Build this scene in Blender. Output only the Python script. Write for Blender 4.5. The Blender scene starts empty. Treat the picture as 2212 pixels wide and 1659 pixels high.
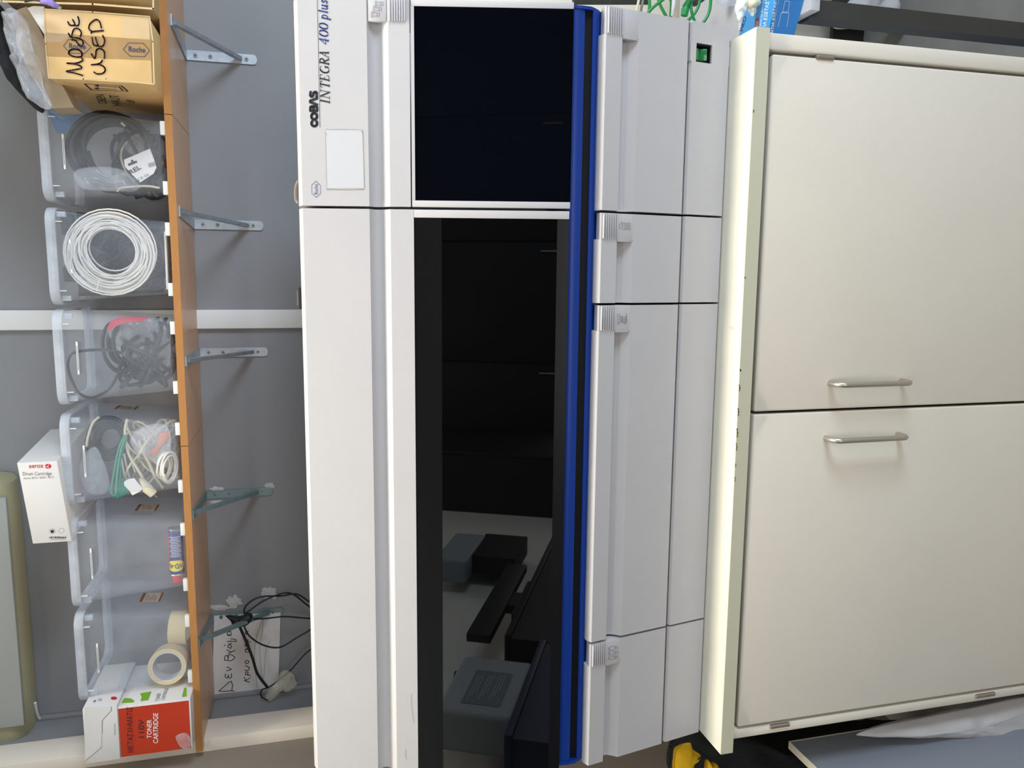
import bpy, bmesh, math, random
from mathutils import Vector, Matrix, noise
random.seed(7)
sc = bpy.context.scene
COL = sc.collection
R_ = math.radians
PI = math.pi
# ------------------------------------------------------------------ camera
FPX = 1700.0
Rc = (Matrix.Rotation(R_(8.2), 3, 'Z') @ Matrix.Rotation(R_(-14.6), 3, 'X') @ Matrix.Rotation(R_(1.55), 3, 'Y')
      @ Matrix(((0, 1, 0), (0, 0, -1), (-1, 0, 0))))
CAM = Vector((0, 0, 1.65))
cd = bpy.data.cameras.new('camera'); co = bpy.data.objects.new('camera', cd); COL.objects.link(co)
co.matrix_world = Matrix.Translation(CAM) @ Rc.to_4x4()
cd.sensor_fit = 'HORIZONTAL'; cd.sensor_width = 36.0; cd.lens = 36.0 * FPX / 2212.0
cd.clip_start = .02; cd.clip_end = 50
sc.camera = co
# ------------------------------------------------------------------ world, exposure, big lights
sc.view_settings.view_transform = 'Standard'; sc.view_settings.look = 'None'
sc.view_settings.gamma = 1.0; sc.view_settings.use_curve_mapping = False
sc.view_settings.exposure = 0.21
w = bpy.data.worlds.new('world'); sc.world = w; w.use_nodes = True
w.node_tree.nodes['Background'].inputs[0].default_value = (.75, .85, 1, 1)
w.node_tree.nodes['Background'].inputs[1].default_value = 0.35
def area(name, loc, target, sx, sy, power, col, spread=180):
    l = bpy.data.lights.new(name, 'AREA'); l.shape = 'RECTANGLE'; l.size = sx; l.size_y = sy
    l.energy = power; l.color = col; l.spread = R_(spread)
    o = bpy.data.objects.new(name, l); COL.objects.link(o); o.location = loc
    o.rotation_euler = (Vector(target) - Vector(loc)).to_track_quat('-Z', 'Y').to_euler()
    return o
area('window_light', (2.5, .25, 1.4), (-.2, 1.6, 1.4), 1.3, 1.1, 84, (.70, .85, 1.0))
area('rear_window_light', (-.05, -2.05, 1.15), (-.1, 1.3, 1.15), 2.4, .9, 22, (1.0, .95, .90))
area('ceiling_panel_light', (-.45, 1.22, 3.34), (-.45, 1.22, 0), .6, .4, 12.5, (1.0, .94, .80), 90)
area('ceiling_panel_light', (.95, 1.22, 3.34), (.95, 1.22, 0), .6, .4, 9.5, (1.0, .95, .86), 90)
area('ceiling_panel_light', (-.45, -.75, 3.34), (-.45, -.75, 0), .6, .6, 5, (1.0, .93, .80))
area('ceiling_panel_light', (.95, -.75, 3.34), (.95, -.75, 0), .6, .6, 4, (1.0, .95, .86))

# ------------------------------------------------------------------ pixel helpers (a photograph pixel -> a point on a real plane)
def ray(x, y): return Rc @ Vector((x - 1106.0, 829.5 - y, -FPX))
def P(x, y, X=None, Y=None, Z=None):
    d = ray(x, y)
    if X is not None: t = (X - CAM.x) / d.x
    elif Y is not None: t = (Y - CAM.y) / d.y
    else: t = (Z - CAM.z) / d.z
    return CAM + d * t
class Plane:
    def __init__(s, p, n):
        s.p = Vector(p); s.n = Vector(n).normalized()
    def on(s, x, y, off=.0005):
        d = ray(x, y); t = (s.p - CAM).dot(s.n) / d.dot(s.n)
        return CAM + d * t + s.n * off
def YP(Y): return Plane((0, Y, 0), (0, -1, 0))
LP = Plane((0, 1.286, 1.212), (0, -1, .235))
DP = Plane((0, 1.284, 1.162), (0, -1, -.194))
# ------------------------------------------------------------------ materials
MATS = {}
def mat(name, col, rough=.5, metal=0, noise_amt=0, nscale=30, bump=0, bscale=200, ior=1.45, spec=None, col2=None, coat=0, mtype=None, stretch=None):
    m = bpy.data.materials.new(name); m.use_nodes = True; nt = m.node_tree; b = nt.nodes['Principled BSDF']
    c = tuple(col) + (1,)
    b.inputs['Base Color'].default_value = c; b.inputs['Roughness'].default_value = rough
    b.inputs['Metallic'].default_value = metal; b.inputs['IOR'].default_value = ior
    if coat: b.inputs['Coat Weight'].default_value = coat
    tc = nt.nodes.new('ShaderNodeTexCoord'); src = tc.outputs['Object']
    if stretch:
        mp = nt.nodes.new('ShaderNodeMapping'); mp.inputs['Scale'].default_value = stretch
        nt.links.new(src, mp.inputs[0]); src = mp.outputs[0]
    if noise_amt or col2:
        n = nt.nodes.new('ShaderNodeTexNoise'); n.inputs['Scale'].default_value = nscale; n.inputs['Detail'].default_value = 5
        nt.links.new(src, n.inputs[0])
        r = nt.nodes.new('ShaderNodeValToRGB'); r.color_ramp.elements[0].position = .3; r.color_ramp.elements[1].position = .7
        k = 1 - noise_amt
        r.color_ramp.elements[0].color = (col[0] * k, col[1] * k, col[2] * k, 1) if not col2 else tuple(col2) + (1,)
        r.color_ramp.elements[1].color = c
        nt.links.new(n.outputs[0], r.inputs[0]); nt.links.new(r.outputs[0], b.inputs['Base Color'])
    if bump:
        n2 = nt.nodes.new('ShaderNodeTexNoise'); n2.inputs['Scale'].default_value = bscale; n2.inputs['Detail'].default_value = 3
        nt.links.new(src, n2.inputs[0])
        bp = nt.nodes.new('ShaderNodeBump'); bp.inputs['Strength'].default_value = bump; bp.inputs['Distance'].default_value = .001
        nt.links.new(n2.outputs[0], bp.inputs['Height']); nt.links.new(bp.outputs[0], b.inputs['Normal'])
    MATS[name] = m; return m
def clear(name, tint, amount, rough=.3, ior=1.35):
    m = bpy.data.materials.new(name); m.use_nodes = True; nt = m.node_tree; b = nt.nodes['Principled BSDF']
    b.inputs['Base Color'].default_value = tuple(tint) + (1,); b.inputs['Roughness'].default_value = rough; b.inputs['IOR'].default_value = ior
    tr = nt.nodes.new('ShaderNodeBsdfTransparent'); tr.inputs[0].default_value = (.97, .98, 1, 1); mx = nt.nodes.new('ShaderNodeMixShader')
    n = nt.nodes.new('ShaderNodeTexNoise'); n.inputs['Scale'].default_value = 18; n.inputs['Detail'].default_value = 4
    mr = nt.nodes.new('ShaderNodeMapRange'); mr.inputs[3].default_value = amount * .8; mr.inputs[4].default_value = amount * 1.2
    mr.inputs[1].default_value = .3; mr.inputs[2].default_value = .7
    tc = nt.nodes.new('ShaderNodeTexCoord'); nt.links.new(tc.outputs['Object'], n.inputs[0]); nt.links.new(n.outputs[0], mr.inputs[0])
    nt.links.new(mr.outputs[0], mx.inputs[0]); nt.links.new(tr.outputs[0], mx.inputs[1]); nt.links.new(b.outputs[0], mx.inputs[2])
    nt.links.new(mx.outputs[0], nt.nodes['Material Output'].inputs[0]); MATS[name] = m; return m
def emis(name, col, s):
    m = bpy.data.materials.new(name); m.use_nodes = True; nt = m.node_tree; e = nt.nodes.new('ShaderNodeEmission')
    e.inputs[0].default_value = tuple(col) + (1,); e.inputs[1].default_value = s
    nt.links.new(e.outputs[0], nt.nodes['Material Output'].inputs[0]); return m
M_white = mat('white_plastic', (.525, .505, .515), .45, noise_amt=.03, nscale=12, bump=.15, bscale=900)
M_label = mat('bare_white_plastic', (.55, .55, .575), .5)
M_grey_line = mat('grime', (.38, .36, .32), .8)
M_black = mat('black_ink', (.02, .02, .025), .6)
M_bezel = mat('black_bezel', (.004, .004, .005), .30, ior=1.3)
M_glass = mat('smoked_glass', (.0012, .0012, .0014), .012, ior=1.9)
M_glass2 = mat('smoked_glass_clear', (.0015, .002, .004), .015, ior=1.45)
M_navy = mat('navy_ink', (.03, .05, .22), .6)
M_blue = mat('blue_plastic', (.001, .034, .25), .38, bump=.1, bscale=900)
M_slot = mat('slot_black', (.004, .004, .005), .5, ior=1.3)
M_bench = mat('bench_laminate', (.74, .72, .62), .4, noise_amt=.05, nscale=9)
M_benchedge = mat('bench_edge_band', (.60, .58, .44), .45)
M_cab = mat('cabinet_paint', (.70, .645, .56), .42, noise_amt=.03, nscale=6, bump=.12, bscale=600)
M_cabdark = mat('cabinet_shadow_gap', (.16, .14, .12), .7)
M_steel = mat('brushed_nickel', (.55, .50, .44), .38, metal=1)
M_hinge = mat('hinge_steel', (.42, .36, .31), .45, metal=1)
M_wall = mat('wall_paint_grey', (.30, .305, .325), .75, noise_amt=.05, nscale=5, bump=.25, bscale=160)
M_wall2 = mat('wall_paint_beige', (.29, .25, .21), .8, noise_amt=.05, nscale=4)
M_room = mat('room_paint', (.42, .41, .39), .85)
M_ceil = mat('ceiling_paint', (.8, .79, .76), .9)
M_floor = mat('floor_tile', (.30, .29, .27), .5, noise_amt=.2, nscale=8)
M_trim = mat('trim_white', (.84, .84, .84), .5)
M_trim2 = mat('trim_cream', (.88, .80, .70), .5)
M_zinc = mat('zinc_bracket', (.55, .60, .66), .45, metal=.75, noise_amt=.25, nscale=40)
M_zincp = mat('zinc_painted', (.26, .36, .38), .5, metal=.3, noise_amt=.2, nscale=40)
M_screw = mat('screw_steel', (.35, .36, .38), .4, metal=1)
M_wood = mat('beech_laminate', (.46, .215, .07), .4, col2=(.40, .18, .056), nscale=14, stretch=(1.5, 1, 30))
M_woodu = mat('beech_bounce_lit', (.78, .48, .29), .35, col2=(.68, .40, .24), nscale=12, stretch=(1, 6, 1))  # bounce light on the shelf underside is put into this lighter colour
M_card = mat('cardboard', (.78, .52, .23), .8, noise_amt=.14, nscale=14, bump=.25, bscale=90)
M_card2 = mat('cardboard_yellow', (.60, .45, .23), .8, noise_amt=.1, nscale=14)
M_cardd = mat('cardboard_edge', (.66, .50, .27), .85)
M_tape = clear('brown_tape', (.42, .25, .10), .42, .25, 1.5)
M_ctape = clear('clear_tape', (.9, .85, .75), .14, .15, 1.5)
M_pen = mat('marker_purple', (.045, .015, .03), .7)
M_inkblue = mat('print_blue', (.015, .045, .14), .7)
M_bin = clear('frosted_bin', (.66, .72, .82), .18, .25)
M_rim = clear('frosted_rim', (.80, .85, .93), .42, .3)
M_foot = mat('bin_foot', (.74, .76, .76), .5)
M_rib = mat('bin_rib', (.85, .87, .88), .4)
M_cblack = mat('black_cable', (.012, .013, .016), .45)
M_cwhite = mat('white_cable', (.78, .76, .72), .5)
M_cbeige = mat('beige_cable', (.62, .57, .44), .5)
M_cgreen = mat('green_cable', (.02, .30, .20), .4)
M_cgreen2 = mat('green_patch_cable', (.015, .22, .055), .4)
M_cgrey = mat('grey_cable', (.20, .18, .15), .5)
M_dark = mat('dark_fabric', (.012, .013, .016), .85, bump=.6, bscale=120)
M_yellow = mat('yellow_fabric', (.80, .47, .01), .8, bump=.4, bscale=300)
M_wrap = clear('clear_wrap', (.85, .88, .95), .30, .08, 1.5)
M_wrapd = clear('thin_plastic_bag', (.86, .88, .92), .26, .1, 1.5)
M_red = mat('red_orange_print', (.52, .040, .011), .5, noise_amt=.05)
M_redlogo = mat('red_ink', (.60, .02, .03), .5)
M_paper = mat('white_card', (.78, .77, .77), .6, noise_amt=.03, nscale=8)
M_greytext = mat('grey_ink', (.20, .19, .20), .7)
M_green = mat('green_print', (.20, .46, .02), .5)
M_pink = mat('pink_red_print', (.60, .05, .09), .5)
M_orange = mat('orange_plastic', (.75, .17, .04), .5)
M_bluepap = mat('blue_paper', (.05, .18, .42), .6)
M_canblue = mat('can_blue', (.025, .045, .24), .3)
M_canyel = mat('can_yellow', (.85, .72, .03), .35)
M_canred = mat('can_red', (.70, .04, .06), .45)
M_tan = mat('tape_roll_tan', (.66, .56, .34), .35, noise_amt=.06)
M_core = mat('tape_core', (.62, .60, .62), .6)
M_ac = mat('ac_cream', (.46, .43, .27), .5)
M_acw = mat('ac_panel', (.42, .435, .41), .45)
M_violet = mat('violet_plug', (.30, .22, .62), .4)
M_boxblue = mat('glove_box_blue', (.05, .35, .78), .45, noise_amt=.1, nscale=6)
M_boxblue2 = mat('glove_box_blue_dark', (.03, .20, .55), .45)
M_latex = mat('latex_cream', (.72, .66, .48), .6)
M_latexw = mat('latex_white', (.78, .80, .78), .6)
M_whiteink = mat('white_ink', (.85, .85, .85), .5)
M_desk = mat('desk_grey_white', (.50, .51, .54), .5)
M_dkpanel = mat('dark_panel', (.035, .034, .03), .6, noise_amt=.2, nscale=9)
M_dkblue = mat('dark_blue_panel', (.03, .04, .052), .5)
M_sheet = mat('beige_sheet', (.74, .69, .60), .85)
M_greyboard = mat('grey_board', (.20, .22, .26), .45)
M_edge = mat('board_edge', (.52, .48, .40), .6)
M_cloth = mat('white_cloth', (.50, .49, .50), .9)
M_plaster = mat('plaster', (.62, .62, .62), .95, noise_amt=.15, nscale=60, bump=.5, bscale=120)
M_jelly = clear('clear_gel', (.85, .83, .66), .28, .15, 1.45)
M_swgreen = mat('switch_green', (.01, .17, .04), .25, coat=.5)
M_sticker = mat('sticker_beige', (.62, .56, .48), .6)
M_brown = mat('brown_print', (.30, .12, .06), .6)
# ------------------------------------------------------------------ object helpers
WL = {}
FLATTISH = ('drawer_front', 'finger_catch', 'upper_cover', 'lower_panel', 'panel_end')
def tag(o, label=None, cat=None, group=None, kind=None):
    if label: o['label'] = label
    if cat: o['category'] = cat
    if group: o['group'] = group
    if kind: o['kind'] = kind
    return o
def thing(name, loc, label, cat, group=None):
    o = bpy.data.objects.new(name, None); COL.objects.link(o); o.location = loc; o.empty_display_size = .05
    WL[o] = Vector(loc); return tag(o, label, cat, group)
def mk(name, verts, faces, m, parent=None, smooth=False, label=None, cat=None, group=None, kind=None, bevel=0, bseg=2, mats=None, fmat=None, origin=None):
    verts = [Vector(v) for v in verts]
    if parent is not None: org = WL[parent]
    else:
        lo = [min(v[i] for v in verts) for i in range(3)]; hi = [max(v[i] for v in verts) for i in range(3)]
        org = Vector(((lo[0] + hi[0]) / 2, (lo[1] + hi[1]) / 2, lo[2]))
    me = bpy.data.meshes.new(name); me.from_pydata([v - org for v in verts], [], faces)
    bm = bmesh.new(); bm.from_mesh(me); bmesh.ops.recalc_face_normals(bm, faces=bm.faces)
    if bevel:
        es = [e for e in bm.edges if len(e.link_faces) == 2 and e.calc_face_angle(0) > R_(35)]
        bmesh.ops.bevel(bm, geom=es, offset=bevel, segments=bseg, affect='EDGES', profile=.5)
    bm.to_mesh(me); bm.free()
    for mm in (mats or [m]): me.materials.append(mm)
    if fmat and not bevel:
        for i, k in enumerate(fmat): me.polygons[i].material_index = k
    if smooth or bevel:
        me.polygons.foreach_set('use_smooth', [True] * len(me.polygons))
        if bevel or smooth == 'auto':
            for e in me.edges: pass
    o = bpy.data.objects.new(name, me); COL.objects.link(o)
    if parent is not None:
        o.parent = parent; WL[o] = org
    else:
        o.location = org; WL[o] = org
    if bevel or smooth == 'auto':
        try:
            me.set_sharp_from_angle(angle=R_(18 if name in FLATTISH else 40))
        except Exception: pass
    return tag(o, label, cat, group, kind)
BF = [(0, 3, 2, 1), (4, 5, 6, 7), (0, 1, 5, 4), (1, 2, 6, 5), (2, 3, 7, 6), (3, 0, 4, 7)]
def box(name, x0, x1, y0, y1, z0, z1, m, parent=None, bevel=0, **k):
    x0, x1 = sorted((x0, x1)); y0, y1 = sorted((y0, y1)); z0, z1 = sorted((z0, z1))
    v = [(x0, y0, z0), (x1, y0, z0), (x1, y1, z0), (x0, y1, z0), (x0, y0, z1), (x1, y0, z1), (x1, y1, z1), (x0, y1, z1)]
    return mk(name, v, BF, m, parent, bevel=bevel, **k)
def hexa(name, b4, t4, m, parent=None, **k): return mk(name, list(b4) + list(t4), BF, m, parent, **k)
def prism(name, pts, x0, x1, m, parent=None, **k):   # pts (Y,Z) polygon extruded along X
    n = len(pts); v = [(x0, a, b) for a, b in pts] + [(x1, a, b) for a, b in pts]
    f = [tuple(range(n)), tuple(range(2 * n - 1, n - 1, -1))] + [(i, (i + 1) % n, n + (i + 1) % n, n + i) for i in range(n)]
    return mk(name, v, f, m, parent, **k)
def slab(name, pts, vec, m, parent=None, **k):        # any planar polygon extruded by vec
    pts = [Vector(p) for p in pts]; vec = Vector(vec); n = len(pts)
    v = pts + [p + vec for p in pts]
    f = [tuple(range(n)), tuple(range(2 * n - 1, n - 1, -1))] + [(i, (i + 1) % n, n + (i + 1) % n, n + i) for i in range(n)]
    return mk(name, v, f, m, parent, **k)
def smoothpath(pts, sub=6, closed=False):
    pts = [Vector(p) for p in pts]; n = len(pts); out = []
    rng = range(n) if closed else range(n - 1)
    for i in rng:
        p0 = pts[(i - 1) % n] if closed or i > 0 else pts[0]; p1 = pts[i]; p2 = pts[(i + 1) % n]
        p3 = pts[(i + 2) % n] if closed or i + 2 < n else pts[-1]
        for k in range(sub):
            t = k / sub
            out.append(.5 * ((2 * p1) + (p2 - p0) * t + (2 * p0 - 5 * p1 + 4 * p2 - p3) * t * t + (3 * p1 - p0 - 3 * p2 + p3) * t ** 3))
    if not closed: out.append(pts[-1])
    return out
def tubegeo(pts, r, sides=8, closed=False, V=None, F=None):
    V = [] if V is None else V; F = [] if F is None else F
    n = len(pts); base = len(V); up = Vector((.3, .2, 1)); prev = None
    for i, p in enumerate(pts):
        a = pts[(i - 1) % n] if (closed or i) else p; b = pts[(i + 1) % n] if (closed or i < n - 1) else p
        t = (b - a); t = t.normalized() if t.length > 1e-9 else Vector((1, 0, 0))
        if prev is None:
            s = t.cross(up)
            if s.length < 1e-3: s = t.cross(Vector((1, 0, 0)))
        else: s = prev - t * prev.dot(t)
        s.normalize(); prev = s; q = t.cross(s); rr = r[i] if isinstance(r, (list, tuple)) else r
        for k in range(sides):
            an = 2 * PI * k / sides; V.append(p + (s * math.cos(an) + q * math.sin(an)) * rr)
    for i in range(n if closed else n - 1):
        j = (i + 1) % n
        for k in range(sides):
            F.append((base + i * sides + k, base + i * sides + (k + 1) % sides, base + j * sides + (k + 1) % sides, base + j * sides + k))
    if not closed:
        F.append(tuple(base + k for k in range(sides))); F.append(tuple(base + (n - 1) * sides + k for k in range(sides)))
    return V, F
def tube(name, pts, r, m, parent=None, sub=6, sides=8, closed=False, straight=False, **k):
    pp = [Vector(p) for p in pts] if straight else smoothpath(pts, sub, closed)
    V, F = tubegeo(pp, r, sides, closed); return mk(name, V, F, m, parent, smooth='auto', **k)
def cyl(name, a, b, r, m, parent=None, sides=20, r2=None, **k):
    a = Vector(a); b = Vector(b); V, F = tubegeo([a, b], [r, r if r2 is None else r2], sides); return mk(name, V, F, m, parent, smooth='auto', **k)
def lathe(name, a, axis, prof, m, parent=None, sides=24, **k):  # prof [(dist along axis, radius)]
    a = Vector(a); ax = Vector(axis).normalized(); s = ax.cross(Vector((.1, .3, 1))).normalized(); q = ax.cross(s)
    V = []; F = []
    for d, r in prof:
        for i in range(sides):
            an = 2 * PI * i / sides; V.append(a + ax * d + (s * math.cos(an) + q * math.sin(an)) * r)
    for j in range(len(prof) - 1):
        for i in range(sides): F.append((j * sides + i, j * sides + (i + 1) % sides, (j + 1) * sides + (i + 1) % sides, (j + 1) * sides + i))
    F.append(tuple(range(sides))); F.append(tuple((len(prof) - 1) * sides + i for i in range(sides)))
    return mk(name, V, F, m, parent, smooth='auto', **k)
def ribbon(name, plane, strokes, width, m, parent, off=.0005, sub=0, px=True, caps=True, **k):
    """strokes: list of polylines (photo pixels on a plane, or 3D points); flat ink lines of real width"""
    V = []; F = []
    n = plane.n
    for st in strokes:
        wd = width
        if isinstance(st, tuple) and len(st) == 2 and isinstance(st[0], list): st, wd = st
        pts = [plane.on(x, y, off) for x, y in st] if px else [Vector(p) for p in st]
        if sub: pts = smoothpath(pts, sub)
        for i in range(len(pts) - 1):
            a, b = pts[i], pts[i + 1]; d = b - a
            if d.length < 1e-7: continue
            s = d.normalized().cross(n).normalized() * wd / 2; k0 = len(V)
            V += [a - s, b - s, b + s, a + s]; F.append((k0, k0 + 1, k0 + 2, k0 + 3))
        if caps:
            e1 = n.orthogonal().normalized(); e2 = n.cross(e1)
            for p in pts:
                k0 = len(V)
                for q in range(8):
                    an = q * PI / 4; V.append(p + (e1 * math.cos(an) + e2 * math.sin(an)) * wd / 2)
                F.append(tuple(range(k0, k0 + 8)))
    me_o = mk(name, V, F, m, parent, **k)
    return me_o
def patch(name, plane, pts, m, parent, off=.0004, th=0, **k):
    v = [plane.on(x, y, off) for x, y in pts]
    if th: return slab(name, v, plane.n * th, m, parent, **k)
    return mk(name, v, [tuple(range(len(v)))], m, parent, **k)
def text_on(name, s, plane, bl, br, tl, m, parent, off=.0006, bold=0.0, shear=0.0, **k):
    cu = bpy.data.curves.new(name, 'FONT'); cu.body = s; cu.size = 1; cu.resolution_u = 3; cu.offset = bold; cu.shear = shear
    to = bpy.data.objects.new(name, cu); COL.objects.link(to); bpy.context.view_layer.update()
    me = bpy.data.meshes.new_from_object(to); COL.objects.unlink(to); bpy.data.objects.remove(to)
    xs = [v.co.x for v in me.vertices]; ys = [v.co.y for v in me.vertices]
    x0, x1, y0, y1 = min(xs), max(xs), 0.0 if '\n' not in s else min(ys), max(ys)
    A = plane.on(*bl, off); B = plane.on(*br, off); Cc = plane.on(*tl, off)
    V = [A + (B - A) * ((v.co.x - x0) / (x1 - x0)) + (Cc - A) * ((v.co.y - y0) / (y1 - y0)) for v in me.vertices]
    F = [tuple(p.vertices) for p in me.polygons]
    bpy.data.meshes.remove(me)
    return mk(name, V, F, m, parent, **k)
def puff(name, plane, poly, depth, m, parent=None, seed=1, amp=.15, rings=8, nb=56, freq=18, back=None, off=0, **k):
    """a soft closed volume: pillow swelling both ways from an outline that lies on a plane"""
    pts = [plane.on(x, y, off) for x, y in poly]; pts = smoothpath(pts, 8, True)
    L = len(pts); idx = [int(i * L / nb) for i in range(nb)]; B = [pts[i] for i in idx]
    c = sum(B, Vector()) / nb; n = plane.n; V = []; F = []
    back = depth if back is None else back
    for side, dp in ((1, depth), (-1, back)):
        for j in range(rings if side == 1 else rings):
            t = 1 - j / rings
            h = math.sqrt(max(0, 1 - t * t))
            for b in B:
                p = c + (b - c) * t
                nz = noise.noise((p + Vector((seed * 3.1, 0, 0))) * freq) + .5 * noise.noise((p + Vector((seed, 5, 0))) * freq * 2.3)
                V.append(p + n * side * dp * h * (1 + amp * 2 * nz) + (b - c).normalized() * (amp * .02 * nz if j else 0))
        V.append(c + n * side * dp)
    S = rings * nb + 1
    for s in (0, 1):
        o = s * S
        for j in range(rings - 1):
            for i in range(nb):
                F.append((o + j * nb + i, o + j * nb + (i + 1) % nb, o + (j + 1) * nb + (i + 1) % nb, o + (j + 1) * nb + i))
        for i in range(nb): F.append((o + (rings - 1) * nb + i, o + (rings - 1) * nb + (i + 1) % nb, o + rings * nb))
    # weld the two rims
    for i in range(nb): F.append((i, (i + 1) % nb, S + (i + 1) % nb, S + i))
    return mk(name, V, F, m, parent, smooth=True, **k)

# ================================================================== ROOM
box('wall_back', -1.32, 2.6, 2.4, 2.5, 0, 3.4, M_wall, kind='structure')
box('wall_left', -1.42, -1.30, 1.2, 2.5, 0, 3.4, M_wall2, kind='structure')
box('wall_left_front', -1.42, -1.30, -2.6, 1.2, 0, 3.4, mat('wall_paint_lightened', (.70, .69, .64), .8), kind='structure')  # this stretch is coloured lighter to brighten its reflection in the glass
box('wall_right', 2.6, 2.7, -2.6, 2.5, 0, 3.4, M_room, kind='structure')
box('wall_front', -1.42, 2.7, -2.7, -2.6, 0, 3.4, M_room, kind='structure')
box('floor', -1.42, 2.7, -2.7, 2.5, -.1, 0, M_floor, kind='structure')
box('ceiling', -1.42, 2.7, -2.7, 2.5, 3.4, 3.5, M_ceil, kind='structure')
# grey painted return of the left wall, then the cream pilaster
box('trim_1', -1.30, -1.288, 2.235, 2.4, 0, 3.4, M_wall, kind='structure')
box('trim_2', -1.30, -1.262, 2.135, 2.235, 0, 3.4, M_trim2, kind='structure', bevel=.002)
a = P(320, 669.4, Y=2.392).x; b = P(320, 711, Y=2.392).x
box('trim_3', b, a, 2.386, 2.4, 0, 3.4, M_trim, kind='structure', bevel=.002)
box('trim_4', -1.288, -1.275, 2.385, 2.4, 0, 3.4, M_wall, kind='structure', bevel=.003)
def window(nm, x0, x1, y0, y1, z0, z1, ax):
    M_sky = emis('daylight_pane', (.85, .92, 1), .6)
    o = box(nm, x0, x1, y0, y1, z0, z1, M_sky, kind='structure'); t_ = .05
    for a0, a1, b0, b1 in ((0, 1, 0, t_), (0, 1, 1 - t_, 1), (0, t_, t_, 1 - t_), (1 - t_, 1, t_, 1 - t_), (.5 - t_ / 2, .5 + t_ / 2, t_, 1 - t_)):
        za, zb = z0 + (z1 - z0) * b0, z0 + (z1 - z0) * b1
        if ax == 'y': box('window_frame', x0 + (x1 - x0) * a0, x0 + (x1 - x0) * a1, y1, y1 + .03, za, zb, M_trim, o)
        else: box('window_frame', x0 - .03, x0, y0 + (y1 - y0) * a0, y0 + (y1 - y0) * a1, za, zb, M_trim, o)
window('window_1', 2.585, 2.6, -.45, .95, .8, 2.0, 'x')
window('window_2', -1.25, 1.3, -2.6, -2.585, .65, 1.62, 'y')
# ceiling lamps
for i, (x, y) in enumerate(((-.45, 1.22), (.95, 1.22), (-.45, -.75), (.95, -.75))):
    t = thing('ceiling_light', (x, y, 3.37), ('square ceiling light panel above the left half of the bench', 'square ceiling light panel above the right half of the bench', 'square ceiling light panel behind the camera on the left', 'square ceiling light panel behind the camera on the right')[i], 'ceiling light')
    box('frame', x - .32, x + .32, y - .32, y + .32, 3.378, 3.4, M_trim, t)
    box('diffuser', x - .3, x + .3, y - .3, y + .3, 3.372, 3.378, emis('lamp_glow', (1, .94, .8), 3), t)

# ================================================================== WORKTOP AND CABINET
YC = 1.25
wt = thing('worktop', (-.246, 1.6, .874), 'cream laminate bench top with chipped edge band under the analyser', 'worktop')
wz = P(1663, 300, Y=YC).z
prism('top_board', [(1.2515, .874), (2.03, .874), (2.03, .90), (1.2515, .90)], -.91, .418, M_bench, wt)
prism('edge_band', [(1.2495, .874), (1.2515, .874), (1.2515, .8998), (1.2495, .8998)], -.91, .418, M_benchedge, wt)
M_chip = mat('chipboard', (.33, .23, .13), .9)
chips = [(1635, 57), (1556, 1630)]
ch = []
for y0, ln, wd in ((240, 4, 2), (600, 3, 2), (800, 3, 3), (838, 10, 3), (890, 12, 3), (935, 14, 3.2), (965, 12, 2.6), (1005, 5, 2), (1035, 8, 2)):
    x0 = 1635.5 + (y0 - 57) * (1556 - 1635.5) / 1573
    ch.append(([(x0 - .6, y0 - ln * .6), (x0 + .5, y0), (x0 - .4, y0 + ln * .6)], .0009 * wd))
for c_ in ch: ribbon('edge_chip', YP(1.2494), [([(x + 1.6, y) for x, y in c_[0]], c_[1])], .002, M_chip, wt, off=.0002)
ribbon('hair', Plane((0, 0, .9), (0, 0, 1)), [[(1575, 707), (1588, 713), (1599, 716)], [(1578, 705), (1590, 711)]], .0005, M_grey_line, wt)
cab = thing('base_cabinet', (-.246, 1.6, .05), 'cream two-door base cabinet under the analyser with bow handles', 'cabinet')
cx0, cx1 = -.893, .396
dz = P(1647, 600, Y=1.253).z
dtop = P(1630, 890, Y=1.253).z; 
xr = P(1900, 137, Y=1.253).x; xl = P(1900, 1525, Y=1.253).x; xm = P(1900, 882, Y=1.253).x
# carcass: sides, back, bottom, face-frame stiles
box('side_panel', cx1 - .02, cx1, 1.275, 1.99, .05, .874, M_cab, cab)
box('side_panel', cx0, cx0 + .02, 1.275, 1.99, .05, .874, M_cab, cab)
box('back_panel', cx0 + .02, cx1 - .02, 1.975, 1.99, .05, .874, M_cab, cab)
box('bottom_panel', cx0 + .02, cx1 - .02, 1.285, 1.975, .05, .07, M_cab, cab)
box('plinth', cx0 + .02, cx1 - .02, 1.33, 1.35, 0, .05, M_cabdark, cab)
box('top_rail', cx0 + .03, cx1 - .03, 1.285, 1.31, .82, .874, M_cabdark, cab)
xs1 = P(1663, 69, Y=1.255).x; xs1b = P(1663, 107, Y=1.255).x
prism_k = dict(bevel=.003)
box('stile', xs1b, xs1, 1.255, 1.285, .05, .8735, M_cab, cab, bevel=.004)
xs0 = P(1900, 1556, Y=1.255).x; xs0b = P(1900, 1533, Y=1.255).x
xs0 = -.887
box('stile', xs0, xl - .005, 1.255, 1.285, .05, .8735, M_cab, cab, bevel=.004)
box('inner_return', xr + .002, xs1b, 1.268, 1.285, .05, .873, M_cabdark, cab)
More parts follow.
